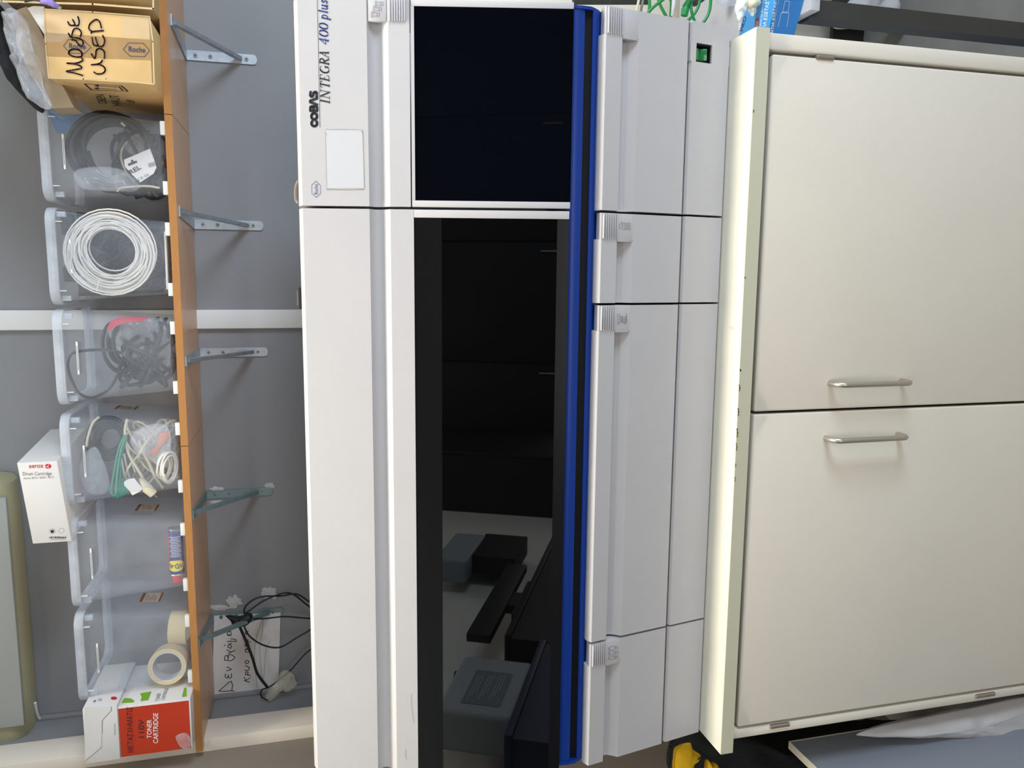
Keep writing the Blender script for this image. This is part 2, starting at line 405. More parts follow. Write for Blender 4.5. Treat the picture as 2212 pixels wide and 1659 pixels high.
def door(x0, x1, hx, hp, lab):
    d = box('door', x0, x1, 1.253, 1.273, .06, dtop, M_cab, cab, bevel=.0035, bseg=3)
    d['label'] = lab
    (ax, ay), (bx, by) = hp
    A = P(ax, ay, Y=1.253); B = P(bx, by, Y=1.253); zt, zb = A.z, B.z
    x = (A.x + B.x) / 2; yb = 1.222; r = .0052; c = .014
    pts = [(x, 1.254, zt), (x, yb + c, zt)] + [(x, yb + c - c * math.sin(t), zt - c + c * math.cos(t)) for t in (.4, .8, 1.2, PI / 2)]
    pts += [(x, yb, (zt + zb) / 2)] + [(x, yb + c - c * math.cos(t), zb + c - c * math.sin(t)) for t in (0, .4, .8, 1.2, PI / 2)] + [(x, 1.254, zb)]
    V, F = tubegeo([Vector(p) for p in pts], r, 14)
    mk('handle', V, F, M_steel, d, smooth='auto', label='brushed nickel bow handle')
    return d
d1 = door(xm + .0025, xr, 0, ((1792, 827), (1946, 823)), 'right cabinet door')
d2 = door(xl, xm - .0025, 0, ((1783, 944), (1938, 940)), 'left cabinet door')
for q, (x, y, x2, y2) in enumerate(((1768, 122, 1802, 127), (1668, 1572, 1706, 1569), (2112, 1506, 2150, 1503))):
    A = P(x, y, Y=1.25); B = P(x2, y2, Y=1.25); xx = A.x
    h = cyl('hinge', (xx, 1.2535, A.z), (xx, 1.2535, B.z), .0042, M_hinge, cab, 12)
    cyl('hinge_pin', (xx, 1.2535, A.z + .003), (xx, 1.2535, A.z - .006), .0034, M_steel, h, 10)

# ================================================================== ANALYSER
an = thing('laboratory_analyzer', (-.237, 1.6, .9), 'large white benchtop laboratory analyser with smoked windows and a blue band', 'analyzer')
XR, XL = .44, -.915
def ly(z): return 1.286 + .235 * (z - 1.212)
def dy(z): return 1.284 - .194 * (z - 1.162)
Lup = Vector((0, .235, 1)).normalized(); Ln = Vector((0, -1, .235)).normalized()
Dup = Vector((0, -.194, 1)).normalized(); Dn = Vector((0, -1, -.194)).normalized()
box('body', XL + .02, XR - .02, 1.46, 2.0, .905, 1.60, M_white, an)
box('body_front', XL + .02, XR - .02, 1.37, 1.46, .905, 1.20, M_slot, an)
for x in (XR - .06, XL + .06):
    for y in (1.42, 1.95): cyl('foot', (x, y, .9), (x, y, .906), .02, M_slot, an)
def cover(name, x0, x1, zbot, tab=None, lab=None):
    """top cover: flat front, hand cove, flat lower strip (profile in Y,Z)"""
    zt, g0, g1 = 1.652, 1.541, 1.507
    def f(z, n=0): return (ly(z) - n * .973, z + n * .229)
    pr = [(2.0, 1.60), (2.0, 1.645), (1.41, 1.655)]
    pr += [f(zt, -.006), f(zt - .0008, -.002), f(zt - .003)]
    pr += [f(g0 + (g1 - g0) * i / 16, -.0135 * math.sin(PI * (i / 16) ** .72)) for i in range(17)]
    pr += [f(zbot), (ly(zbot) + .03, zbot), (ly(1.60) + .03, 1.60)]
    return prism(name, pr, x0, x1, M_white, an, smooth='auto', label=lab)
XG = .1085
cr = cover('upper_cover', XG + .0022, XR, 1.4735, lab='right upper cover with the printed name')
cl = cover('upper_cover', XL, XG - .0022, 1.4690, lab='wide left upper cover, unprinted')
def qL(x, z, n=0): return Vector((x, ly(z), z)) + Ln * n
def lidbox(name, x0, x1, z0, z1, n0, n1, m, parent, **k):
    return hexa(name, [qL(x0, z0, n1), qL(x1, z0, n1), qL(x1, z0, n0), qL(x0, z0, n0)], [qL(x0, z1, n1), qL(x1, z1, n1), qL(x1, z1, n0), qL(x0, z1, n0)], m, parent, **k)
# right window: white frame left/right/top, dark glass flush
zr0, zr1 = 1.213, 1.4715
fr = lidbox('window_frame', XG + .0022, XG + .0128, zr0, zr1, -.02, 0, M_white, an, bevel=.0008)
lidbox('window_frame', XR - .0105, XR, zr0 + .0, zr1, -.02, 0, M_white, an, bevel=.0008)
lidbox('window_frame', XG + .0128, XR - .0105, zr1 - .0052, zr1, -.02, 0, M_white, an)
wgr = lidbox('window_pane', XG + .0128, XR - .0105, zr0, zr1 - .0052, -.008, -.0007, M_glass2, an, label='smaller right smoked window')
# left window
zl1 = 1.4690
lidbox('window_frame', XG - .0155, XG - .0022, 1.214, zl1, -.02, 0, M_white, an, bevel=.0008)
zA = LP.on(955, 900, 0).z; zB = LP.on(1197, 900, 0).z
wgl = lidbox('window_pane', XL, XG - .0155, zB, zA, -.008, -.0012, M_glass, an, label='long left smoked window')
lidbox('window_border', XL, XG - .0155, zA, zl1 - .0006, -.008, -.001, M_bezel, an)
lidbox('window_border', XL, XG - .0155, 1.214, zB, -.008, -.001, M_bezel, an)
# ink on the right cover
hexpts = [(682.5, 391.4), (692, 400.5), (692.4, 417.6), (683.4, 426.7), (673.5, 417.6), (673.3, 400), (682.5, 391.4)]
ribbon('hexagon_emblem', LP, [hexpts], .0006, M_navy, cr)
text_on('lettering', 'Roche', LP, (686.8, 419.5), (686.2, 397.5), (679.0, 419.6), M_navy, cr)
def arc(cx, cy, rx, ry, a0, a1, n=12): return [(cx + rx * math.cos(R_(a0 + (a1 - a0) * i / n)), cy + ry * math.sin(R_(a0 + (a1 - a0) * i / n))) for i in range(n + 1)]
def glyph(strokes, base, ys, ye, H, slant):
    out = []
    for st in strokes:
        wd = None
        if isinstance(st, tuple): st, wd = st
        q = [(base - v * H, ys + (ye - ys) * u - v * slant) for u, v in st]
        out.append((q, wd) if wd else q)
    return out
# bold rounded word
G = {'C': [arc(.5, .5, .42, .42, 45, 315)], 'O': [arc(.5, .5, .42, .42, 0, 360, 16)],
     'B': [[(.12, 0), (.12, 1), (.6, 1), (.8, .88), (.8, .62), (.6, .5), (.15, .5)], [(.6, .5), (.9, .4), (.9, .12), (.65, 0), (.12, 0)]],
     'A': [[(.02, 0), (.42, 1), (.62, 1), (1.0, 0)]],
     'S': [[(.9, .93), (.35, .98), (.12, .82), (.2, .6), (.75, .48), (.92, .25), (.78, .03), (.05, .02)]]}
st = []
for c, ys, ye in (('C', 274, 259), ('O', 259.5, 243), ('B', 241, 227.5), ('A', 226.5, 212.5), ('S', 210.5, 197.5)):
    for s in glyph(G[c], 686.2 - (.8 if c in 'BAS' else 0) - (273 - ys) * .015, ys, ye, 14.5, 0): st.append(s)
ribbon('lettering', LP, st, .0042, M_black, cr, off=.0006)
ribbon('underline', LP, [[(691.3, 275), (685.5, 0)]], .0007, M_black, cr)
th, tn = .0022, .0009
SG = {'I': [([(.5, 0), (.5, 1)], th), ([(.05, 0), (.95, 0)], tn), ([(.05, 1), (.95, 1)], tn)],
      'N': [([(.18, 0), (.18, 1)], tn), ([(.18, 1), (.82, 0)], th), ([(.82, 0), (.82, 1)], tn), ([(0, 0), (.34, 0)], tn), ([(0, 1), (.25, 1)], tn), ([(.66, 1), (1, 1)], tn)],
      'T': [([(.5, 0), (.5, 1)], th), ([(.0, .98), (1, .98)], tn * 1.3), ([(0, .98), (.0, .78)], tn), ([(1, .98), (1, .78)], tn), ([(.3, 0), (.7, 0)], tn)],
      'E': [([(.2, 0), (.2, 1)], th), ([(0, 1), (.9, 1), (.95, .78)], tn), ([(.2, .52), (.65, .52)], tn), ([(0, 0), (.9, 0), (1, .25)], tn)],
      'G': [(arc(.52, .5, .47, .5, 45, 110, 6), tn), (arc(.52, .5, .47, .5, 110, 250, 10), th), (arc(.52, .5, .47, .5, 250, 320, 6), tn), ([(.86, .1), (.86, .42)], th), ([(.68, .42), (1, .42)], tn)],
      'R': [([(.2, 0), (.2, 1)], th), ([(0, 1), (.5, 1)], tn), (arc(.45, .76, .4, .24, 90, -90, 10), th * .8), ([(.2, .52), (.5, .52)], tn), ([(.45, .52), (.95, 0)], th), ([(0, 0), (.4, 0)], tn)],
      'A': [([(.1, 0), (.58, 1)], tn), ([(.58, 1), (.85, 0)], th), ([(.26, .34), (.76, .34)], tn), ([(0, 0), (.25, 0)], tn), ([(.7, 0), (1, 0)], tn)],
      '4': [([(.68, 1), (.0, .28), (.95, .28)], tn * 1.2), ([(.68, 0), (.68, 1)], th), ([(.5, 0), (.86, 0)], tn)],
      '0': [(arc(.5, .5, .42, .5, 60, 120, 5), tn), (arc(.5, .5, .42, .5, 120, 240, 10), th), (arc(.5, .5, .42, .5, 240, 300, 5), tn), (arc(.5, .5, .42, .5, 300, 420, 10), th)],
      'p': [([(.2, -.3), (.2, .64)], th), (arc(.5, .31, .38, .32, 150, -150, 14), tn * 1.6), ([(0, -.3), (.4, -.3)], tn)],
      'l': [([(.5, 0), (.5, 1)], th), ([(.5, 0), (.9, .05)], tn), ([(.2, 1), (.5, 1)], tn)],
      'u': [([(.15, .62), (.15, .12), (.35, 0), (.6, .05), (.82, .25)], th * .8), ([(.82, .62), (.82, .02), (1, .02)], th)],
      's': [([(.85, .5), (.55, .64), (.25, .5), (.4, .35), (.75, .24), (.75, .08), (.45, 0), (.1, .12)], tn * 1.9)]}
def word(seq, m, tag_='lettering'):
    st = []
    for c, ys, ye in seq:
        bx = 711.8 - (225 - ys) * .022
        for s in glyph(SG[c], bx, ys, ye, 19.0, 4.2): st.append(s)
    ribbon(tag_, LP, st, tn, m, cr, off=.0006)
word((('I', 224, 218), ('N', 215, 196), ('T', 192, 179), ('E', 176, 164), ('G', 160, 144), ('R', 141, 128), ('A', 126, 112)), M_black)
word((('4', 97, 84), ('0', 81, 67), ('0', 65, 52), ('p', 43, 33), ('l', 29, 25), ('u', 22, 12), ('s', 9, 1)), M_navy)
# worn rectangle where a label used to be
patch('bare_label_spot', LP, [(703, 281), (783, 281), (787, 406), (706, 407)], M_label, cr, off=.0003)
ribbon('glue_line', LP, [[(703, 280), (744, 279.5), (781, 281), (783, 285), (785, 345), (786.5, 409), (740, 409), (706, 410), (704, 340), (703, 285)], [(702, 284), (706, 292)], [(780, 284), (785, 290)], [(706, 408), (745, 410.5), (786, 409)]], .0007, M_grey_line, cr)
for sc__ in ([(888, 1500), (889, 1530), (891.5, 1545), (893, 1561)], [(876, 1617), (875.5, 1630), (877.5, 1640)]): ribbon('scuff', LP, [sc__], .0008, M_grey_line, cl)
# ribs and tube icons at the right end of the cover
for k in range(7):
    x = 842.5 + k * 5.35
    p0 = LP.on(x, 47, 0); z = p0.z
    lidbox('grip_rib', p0.x, XR - .001, z - .0011, z + .0011, -.001, .0034, M_white, cr, bevel=.0009)
tz0, tz1 = LP.on(834, 30, 0).z, LP.on(795, 30, 0).z; tx = LP.on(800, 46, 0).x
tb = lidbox('icon_plate', tx, XR - .001, tz0, tz1, -.012, -.0003, M_white, cr, bevel=.0008)
def tubeicon(x, y):  # one test tube drawn left-to-right in the photo
    return [[(x, y - 5.5), (x + 2.6, y - 5.5), (x + 2.6, y + 6), (x, y + 6), (x, y - 5.5)], [(x + 2.6, y - 3.2), (x + 17.5, y - 3.2), (x + 18.6, y), (x + 17.5, y + 3.4), (x + 2.6, y + 3.4)], arc(x + 14.8, y, 3, 3.2, 90, 270, 6)]
ic = []
for x, y in ((802, 31.5), (806.3, 19.8), (810.3, 8)): ic += tubeicon(x, y)
ribbon('tube_icons', LP, ic, .0006, M_greytext, cr, off=.0007)

# blue band with black slot
def bandprism(name, pts, m, x0=XL + .004, x1=XR - .003): return prism(name, pts, x0, x1, m, an, smooth='auto')
z_ = lambda x: DP.on(x, 560, 0).z
bandprism('blue_band', [(1.36, 1.214), (1.302, 1.214), (1.298, 1.2105), (1.2965, 1.204), (1.2965, 1.196), (1.2985, 1.1893), (1.36, 1.1893)], M_blue)
bandprism('black_slot', [(1.36, 1.1893), (1.3045, 1.1893), (1.3045, 1.1748), (1.36, 1.1748)], M_slot)
bandprism('blue_band', [(1.36, 1.1748), (1.2995, 1.1748), (1.2995, 1.170), (1.302, 1.165), (1.31, 1.158), (1.31, 1.150), (1.36, 1.150)], M_blue)
for x0, x1 in ((XR - .006, XR - .001), (XL + .002, XL + .008)):
    prism('band_end_cap', [(1.36, 1.214), (1.300, 1.214), (1.2955, 1.208), (1.2945, 1.195), (1.2955, 1.180), (1.300, 1.172), (1.31, 1.160), (1.36, 1.150)], x0, x1, M_blue, an, smooth='auto')
# drawer fronts
def front(x0, x1, lab, icon):
    zt, zf, g0, g1, zb = 1.1665, 1.157, 1.125, 1.0925, .9900
    def f(z, n=0): return (dy(z) - n * .982, z - n * .19)
    cove = [f(g0 + (g1 - g0) * i / 16, -.016 * math.sin(PI * (i / 16) ** .72)) for i in range(17)]
    body = [(dy(zf) + .032, 1.1632), (dy(zf) + .0125, 1.1632), (dy(zf) + .0115, 1.1628), (dy(zf) + .001, zf + .0005), f(zf - .001)] + cove + [f(zb + .002), f(zb, -.002), (dy(zb) + .028, zb), (dy(zb) + .028, 1.15), (dy(zf) + .032, 1.15)]
    notch = x1 - .0445
    p = prism('drawer_front', body, x0, notch, M_white, an, smooth='auto', label=lab)
    body2 = [(dy(zf) + .020, zf + .0012), (dy(zf) + .003, zf + .0012), f(zf)] + [f(g0), f(g0, -.0004), f(g1)] + [f(zb + .002), f(zb, -.002), (dy(zb) + .028, zb)]
    q = prism('finger_catch', body2, notch, x1, M_white, p, smooth='auto')
    def db(nm, xa, xb, za, zb2, n0, n1, m, par, **k):
        def Q(x, z, n): return Vector((x, dy(z), z)) + Dn * n
        return hexa(nm, [Q(xa, za, n1), Q(xb, za, n1), Q(xb, za, n0), Q(xa, za, n0)], [Q(xa, zb2, n1), Q(xb, zb2, n1), Q(xb, zb2, n0), Q(xa, zb2, n0)], m, par, **k)
    for k in range(7):
        z = zf - .0040 - k * .0044
        db('grip_rib', notch + .001, x1 - .0015, z - .0010, z + .0010, -.001, .0034, M_white, p, bevel=.0009)
    db('icon_plate', notch - .0035, x1 - .0008, g1 + .002, g0 - .0006, -.011, .0006, M_white, p, bevel=.0008)
    return p
xs = [(.110, XR), (-.0480, .1055), (-.6695, -.0520), (XL, -.6740)]
fl = ['right drawer front beneath the right window', 'narrow drawer front marked with a waste bin symbol', 'widest drawer front marked with a rack symbol', 'left drawer front marked with three bottles']
fp = [front(x0, x1, l, None) for (x0, x1), l in zip(xs, fl)]
# pictograms
ribbon('waste_bin_icon', DP, [[(1344.5, 481.5), (1361, 482), (1361, 495.5), (1344.5, 495.5), (1344.5, 481.5)]] + [[(1347, y), (1359, y)] for y in (484.5, 487.5, 490.5, 493.5)] + [[(1336.5, 488), (1338.5, 484), (1342.5, 479.5), (1342.5, 487), (1340, 495), (1337.5, 492), (1336.5, 488)]], .00055, M_greytext, fp[1], off=.0012)
s = []
for y in (686, 689.5, 693.5, 697): s += [[(1341, y - 3), (1341, y), (1344.5, y), (1344.5, y - 3), (1341, y - 3)], [(1344.5, y), (1349, y), (1352, y + .5), (1352, y - 3), (1348, y - 3)]]
s += [[(1333, 678), (1333, 686), (1337, 686), (1337, 678), (1333, 678)], [(1333, 689), (1333, 696.5), (1337, 696.5), (1337, 689), (1333, 689)], [(1331.5, 698), (1338, 698), (1334, 702)], [(1353, 678), (1353, 698), (1348, 698), (1348, 702)], [(1339, 680), (1339, 697)], [(1351, 676), (1353, 678)]]
ribbon('rack_icon', DP, s, .00055, M_greytext, fp[2], off=.0012)
s = []
for y in (1398.5, 1409, 1419.5): s += [[(1316.5, y - 2), (1327, y - 3.5), (1331.5, y - 1), (1328.5, y + 3), (1316.5, y + 5.5), (1316.5, y - 2)], [(1328, y - 3), (1328.5, y + 3)], [(1325, y - .8), (1325.3, y + .8)], [(1312.8, y + 1), (1314, y + 3)]]
s += [[(1314.7, 1398), (1314.7, 1425)], [(1333.5, 1394), (1333, 1421)]]
ribbon('bottle_icon', DP, s, .0006, M_greytext, fp[3], off=.0012)
# lower panels
def lowp(x0, x1, lab):
    def f(z, n=0): return (dy(z) - n * .982, z - n * .19)
    zt, zb = .9865, .9015
    return prism('lower_panel', [(dy(zt) + .03, zt), (dy(zt) + .0045, zt), f(zt - .003, .0012), f(zb + .001, .0012), f(zb, -.001), (dy(zb) + .02, zb)], x0, x1, M_white, an, smooth='auto', label=lab)
lps = [(.110, XR), (-.0480, .1062), (-.6695, -.0514), (XL + .002, -.6735)]
lp_ = []
# the first one has the switch opening: built from four strips round it
sx0 = DP.on(1520, 136, 0).x; sx1 = DP.on(1520, 95, 0).x; sz0 = DP.on(1537, 116, 0).z; sz1 = DP.on(1503, 116, 0).z
for i, (x0, x1) in enumerate(lps[1:]): lp_.append(lowp(x0, x1, ['narrow lower panel under the waste bin drawer', 'widest lower panel', 'left lower panel'][i]))
def lowstrip(x0, x1, z0, z1, nm='lower_panel', lab=None, par=None):
    def Q(x, z, n): return Vector((x, dy(z), z)) + Dn * n
    zz1 = z1
    return hexa(nm, [Q(x0, z0, .0012), Q(x1, z0, .0012), Q(x1, z0, -.02), Q(x0, z0, -.02)], [Q(x0, zz1, .0012), Q(x1, zz1, .0012), Q(x1, zz1, -.02), Q(x0, zz1, -.02)], M_white, par or an, label=lab)
m0 = lowp(lps[0][0], sx0, 'right lower panel with a green rocker switch')
lowp_r = lowp(sx1, XR, None)
lowp_r.name = 'panel_end'
lowstrip(sx0, sx1, sz1, .9865, 'panel_strip'); lowstrip(sx0, sx1, .9015, sz0, 'panel_strip')
sw = thing  # rocker
def Qd(x, z, n): return Vector((x, dy(z), z)) + Dn * n
hexa('switch_well', [Qd(sx0 - .001, sz0 - .001, -.012), Qd(sx1 + .001, sz0 - .001, -.012), Qd(sx1 + .001, sz0 - .001, -.016), Qd(sx0 - .001, sz0 - .001, -.016)],
     [Qd(sx0 - .001, sz1 + .001, -.012), Qd(sx1 + .001, sz1 + .001, -.012), Qd(sx1 + .001, sz1 + .001, -.016), Qd(sx0 - .001, sz1 + .001, -.016)], M_slot, an)
for (xa, xb, za, zb) in ((sx0, sx0 + .0035, sz0, sz1), (sx1 - .0035, sx1, sz0, sz1), (sx0 + .0035, sx1 - .0035, sz0, sz0 + .0035), (sx0 + .0035, sx1 - .0035, sz1 - .0035, sz1)):
    hexa('switch_frame', [Qd(xa, za, -.003), Qd(xb, za, -.003), Qd(xb, za, -.012), Qd(xa, za, -.012)], [Qd(xa, zb, -.003), Qd(xb, zb, -.003), Qd(xb, zb, -.012), Qd(xa, zb, -.012)], M_slot, an)
gx0 = DP.on(1516, 130, 0).x; gx1 = DP.on(1516, 104, 0).x; gz0 = DP.on(1527, 116, 0).z; gz1 = DP.on(1506, 116, 0).z; gm = (gz0 + gz1) / 2
for za, zb, na, nb in ((gz0, gm, .001, -.006), (gm, gz1, -.006, -.002)):
    hexa('rocker_switch', [Qd(gx0, za, na), Qd(gx1, za, na), Qd(gx1, za, -.012), Qd(gx0, za, -.012)], [Qd(gx0, zb, nb), Qd(gx1, zb, nb), Qd(gx1, zb, -.012), Qd(gx0, zb, -.012)], M_swgreen, an, bevel=.0008, label='green rocker switch')

# things on top of the analyser, peeping over its front edge
yt = 1.5
tube('grey_tube', [(P(652, 383, Y=yt).x, yt + .05, 1.652), (P(645, 390, Y=yt).x, yt, P(646, 390, Y=yt).z), P(640, 405, Y=yt), P(640, 430, Y=yt), P(646, 439, Y=yt), (P(652, 440, Y=yt).x, yt + .05, 1.652)], .0035, M_cgrey, label='grey tube looping above the right cover beside the seam', cat='tube')
t = thing('black_latch', P(650, 645, Y=1.6), 'small black block standing on top of the left cover', 'block')
A = P(644, 621, Y=1.6); B = P(652, 667, Y=1.6)
box('block', A.x, B.x, 1.6, 1.63, 1.648, A.z, M_cblack, t, bevel=.003); box('cap', A.x - .006, B.x + .006, 1.605, 1.625, A.z, A.z + .003, M_cgrey, t)
for (x, y, q) in ((643, 172, 0), (642, 240, 1)):
    A = P(x, y, Y=1.75); cyl('tube_fitting', (A.x, 1.75, 1.648), (A.x, 1.75, A.z), .007, M_cgrey, None, 12, label=('small brown fitting above the printed word on the cover', 'round brown fitting peeping above the thick black letters')[q], cat='fitting')

# ================================================================== SHELF
ZT = 1.964; ZB = 1.946; YF = 2.105
sx = [P(344, -140, Y=YF).x, P(363, 247, Y=YF).x, P(392, 964, Y=YF).x, -1.28]
names = ['right beech laminate shelf board carrying the cardboard boxes', 'middle beech laminate shelf board carrying three clear bins', 'left beech laminate shelf board carrying the toner box']
for i in range(3):
    x1, x0 = sx[i] - (.001 if i else 0), sx[i + 1] + .001
    dzz = (.003, 0, -.001)[i]
    b = thing('shelf_board', ((x0 + x1) / 2, 2.25, ZB), names[i], 'shelf', 'wall shelf boards')
    box('board', x0, x1, YF + .001, 2.398, ZB + .0005, ZT, M_woodu, b)
    box('edge_band', x0, x1, YF - .0005, YF + .001, ZB + .0005, ZT, M_wood, b)
# brackets
def bracket(xtop, ytop, xbot, ybot, tipx, tipy, m, lab, wdt=.026):
    A = P(xtop, ytop, Y=2.394); B = P(xbot, ybot, Y=2.394); tip = P(tipx, tipy, Z=ZB - .002)
    xc = (A.x + B.x) / 2; zt = ZB - .001; zb = B.z
    t = thing('shelf_bracket', (xc, 2.398, zb), lab, 'bracket', 'shelf brackets')
    hw = wdt / 2
    n = 8; pl = [(xc - hw, zt), (xc + hw, zt), (xc + hw, zb + .008)] + [(xc + hw * math.cos(a), zb + .008 - .008 * math.sin(a)) for a in (.4, .8, 1.2, PI / 2, PI - 1.2, PI - .8, PI - .4)] + [(xc - hw, zb + .008)]
    slab('wall_plate', [(x, 2.3995, z) for x, z in pl], (0, -.0035, 0), m, t)
    tx, ty = tip.x, max(tip.y, YF + .01)
    slab('shelf_plate', [(xc - hw, 2.396, ZB), (xc + hw, 2.396, ZB), (tx + hw, ty, ZB), (tx - hw, ty, ZB)], (0, 0, -.0035), m, t)
    a = Vector((xc, 2.393, zb + .045)); b = Vector((tx, ty + .025, ZB - .004)); d = (b - a).normalized(); s = d.cross(Vector((1, 0, 0))).normalized()
    wv = Vector((.0048, 0, 0)); sv = s * .007
    hexa('brace', [a - wv - sv, a + wv - sv, a + wv + sv, a - wv + sv], [b - wv - sv, b + wv - sv, b + wv + sv, b - wv + sv], m, t)
    L = zt - zb
    for fz in (.13, .34, .85):
        z = zt - L * fz; c = cyl('screw', (xc, 2.396, z), (xc, 2.3935, z), .0052, M_screw, t, 14)
        box('screw_slot', xc - .0036, xc + .0036, 2.3932, 2.3936, z - .0006, z + .0006, M_cblack, c); box('screw_slot', xc - .0006, xc + .0006, 2.3932, 2.3936, z - .0036, z + .0036, M_cblack, c)
bracket(404, 118, 555, 129, 370, 42, M_zinc, 'bright zinc shelf bracket under the cardboard boxes, rightmost')
bracket(418, 486, 569, 486, 388, 456, M_zinc, 'zinc shelf bracket under the bin with the white cable coil')
bracket(432, 761, 579, 761, 402, 781, M_zinc, 'zinc shelf bracket just left of the vertical white strip')
bracket(443, 1067, 588, 1064, 414, 1120, M_zincp, 'green-grey shelf bracket ringed with white plaster marks', .024)
bracket(452, 1331, 612, 1325, 427, 1404, M_zincp, 'green-grey shelf bracket tied with black cables beside the handwritten note', .024)
slabp = YP(2.3995)
patch('bracket_tape', Plane((0, 0, ZB), (0, 0, -1)), [(367, 105), (366, 127), (402, 127), (402, 106)], M_ctape, None, off=.0006, label='strip of clear tape stuck beneath the shelf next to the rightmost bracket', cat='tape')
# plaster smears on the wall
def blob(cx, cy, rx, ry, seed, n=40):
    pts = []
    for i in range(n):
        a = 2 * PI * i / n; k = 1 + .45 * noise.noise(Vector((math.cos(a) * 2 + seed * 7, math.sin(a) * 2, seed))) + .22 * noise.noise(Vector((math.cos(a) * 9 + seed, math.sin(a) * 9, 1)))
        pts.append((cx + rx * k * math.cos(a), cy + ry * k * math.sin(a)))
    return pts
wallb = bpy.data.objects['wall_back']
for i, (cx, cy, rx, ry) in enumerate(((468, 1056, 15, 5), (582, 1050, 11, 7), (470, 1085, 16, 4), (474, 1312, 22, 6), (505, 1300, 16, 14), (582, 1282, 18, 14))):
    mk('plaster_mark', *(lambda v: (v + [p + Vector((0, -.0015, 0)) for p in v] + [sum(v, Vector()) / len(v) + Vector((0, -.003, 0))],
        [(k, (k + 1) % len(v), len(v) + (k + 1) % len(v), len(v) + k) for k in range(len(v))] + [(len(v) + k, len(v) + (k + 1) % len(v), 2 * len(v)) for k in range(len(v))]))([slabp.on(x, y, .0002) for x, y in blob(cx, cy, rx, ry, i + 1)]), M_plaster, wallb)

# ================================================================== BINS
def rrect(x0, x1, y0, y1, r, n=5):
    out = []
    for cx, cy, a0 in ((x1 - r, y1 - r, 0), (x0 + r, y1 - r, 90), (x0 + r, y0 + r, 180), (x1 - r, y0 + r, 270)):
        for i in range(n + 1):
            a = R_(a0 + 90 * i / n); out.append((cx + r * math.cos(a), cy + r * math.sin(a)))
    return out
def loft(name, rings, m, parent, cap0=True, cap1=True, **k):
    n = len(rings[0][0]); V = [(x, y, z) for ring, z in rings for x, y in ring]; F = []
    for j in range(len(rings) - 1):
        for i in range(n): F.append((j * n + i, j * n + (i + 1) % n, (j + 1) * n + (i + 1) % n, (j + 1) * n + i))
    if cap0: F.append(tuple(range(n)))
    if cap1: F.append(tuple((len(rings) - 1) * n + i for i in range(n)))
    return mk(name, V, F, m, parent, smooth='auto', **k)
BZ0, BZ1 = 1.9725, 2.236
def make_bin(xl_, xr_, lab, group='clear storage bins', y0=2.098, y1=2.384):
    """clear storage bin: thin tapered tub, folded rim, feet, ribs, handle slots, side sticker"""
    t = thing('storage_bin', ((xl_ + xr_) / 2, (y0 + y1) / 2, ZT), lab, 'storage bin', group)
    tp = .021; H = BZ1 - BZ0
    def ring(z, e=0):
        k = (1 - (z - BZ0) / H); return rrect(xl_ + tp * k + .006 - e, xr_ - tp * k - .006 + e, y0 + .012 * k + .006 - e, y1 - .012 * k - .006 + e, .026)
    zs = [BZ0, BZ0 + .004, BZ0 + .06, BZ0 + .13, BZ1 - .025, BZ1]
    loft('tub', [(ring(zs[0], -.006), zs[0])] + [(ring(z), z) for z in zs[1:]], M_bin, t, cap0=True, cap1=False)
    rg = lambda e, z: (rrect(xl_ + .006 - e, xr_ - .006 + e, y0 + .006 - e, y1 - .006 + e, .028 + e), z)
    rings = [rg(.001, BZ1 - .022), rg(.0055, BZ1 - .021), rg(.006, BZ1 - .003), rg(.0045, BZ1), rg(-.001, BZ1), rg(-.0015, BZ1 - .004), rg(.0, BZ1 - .012)]
    loft('rim', rings, M_rim, t, cap0=False, cap1=False)
    for x in (xl_ + .032, xr_ - .052):
        for y in (y0 + .010, y1 - .03): box('foot', x - .010, x + .022, y, y + .014, ZT, BZ0 + .003, M_foot, t, bevel=.001)
    for x in (xl_ + .034, xr_ - .034): box('rib', x - .0009, x + .0009, y0 + .0035, y0 + .0085, BZ1 - .036, BZ1 - .022, M_rib, t)
    for x in (xl_ + .010, xr_ - .022): box('rim_tab', x, x + .012, y0 + .018, y0 + .03, BZ1 - .040, BZ1 - .022, M_rim, t)
    xm_ = (xl_ + xr_) / 2; zz = BZ1 - .050
    box('handle_slot', xm_ - .040, xm_ + .040, y0 + .0035, y0 + .0065, zz - .0022, zz + .0022, M_rib, t, bevel=.001)
    box('handle_slot', xm_ - .030, xm_ + .030, y0 + .0030, y0 + .0036, zz - .0006, zz + .0006, M_greytext, t)
    return t
bins = {}
spec = [(.162, .387, 'clear bin with a black cable coil and torn white label, beside the cardboard box'),
        (-.083, .148, 'clear bin holding a large white cable coil'), (-.328, -.094, 'clear bin with black cables and a pink-red bag, before the vertical white strip'),
        (-.584, -.350, 'clear bin with green and cream cables and a white plug'), (-.848, -.614, 'almost empty clear bin with a blue and yellow spray can'),
        (-1.103, -.863, 'clear bin with two rolls of packing tape, leftmost bin')]
for i, (a_, b_, l_) in enumerate(spec): bins[i] = make_bin(a_, b_, l_)
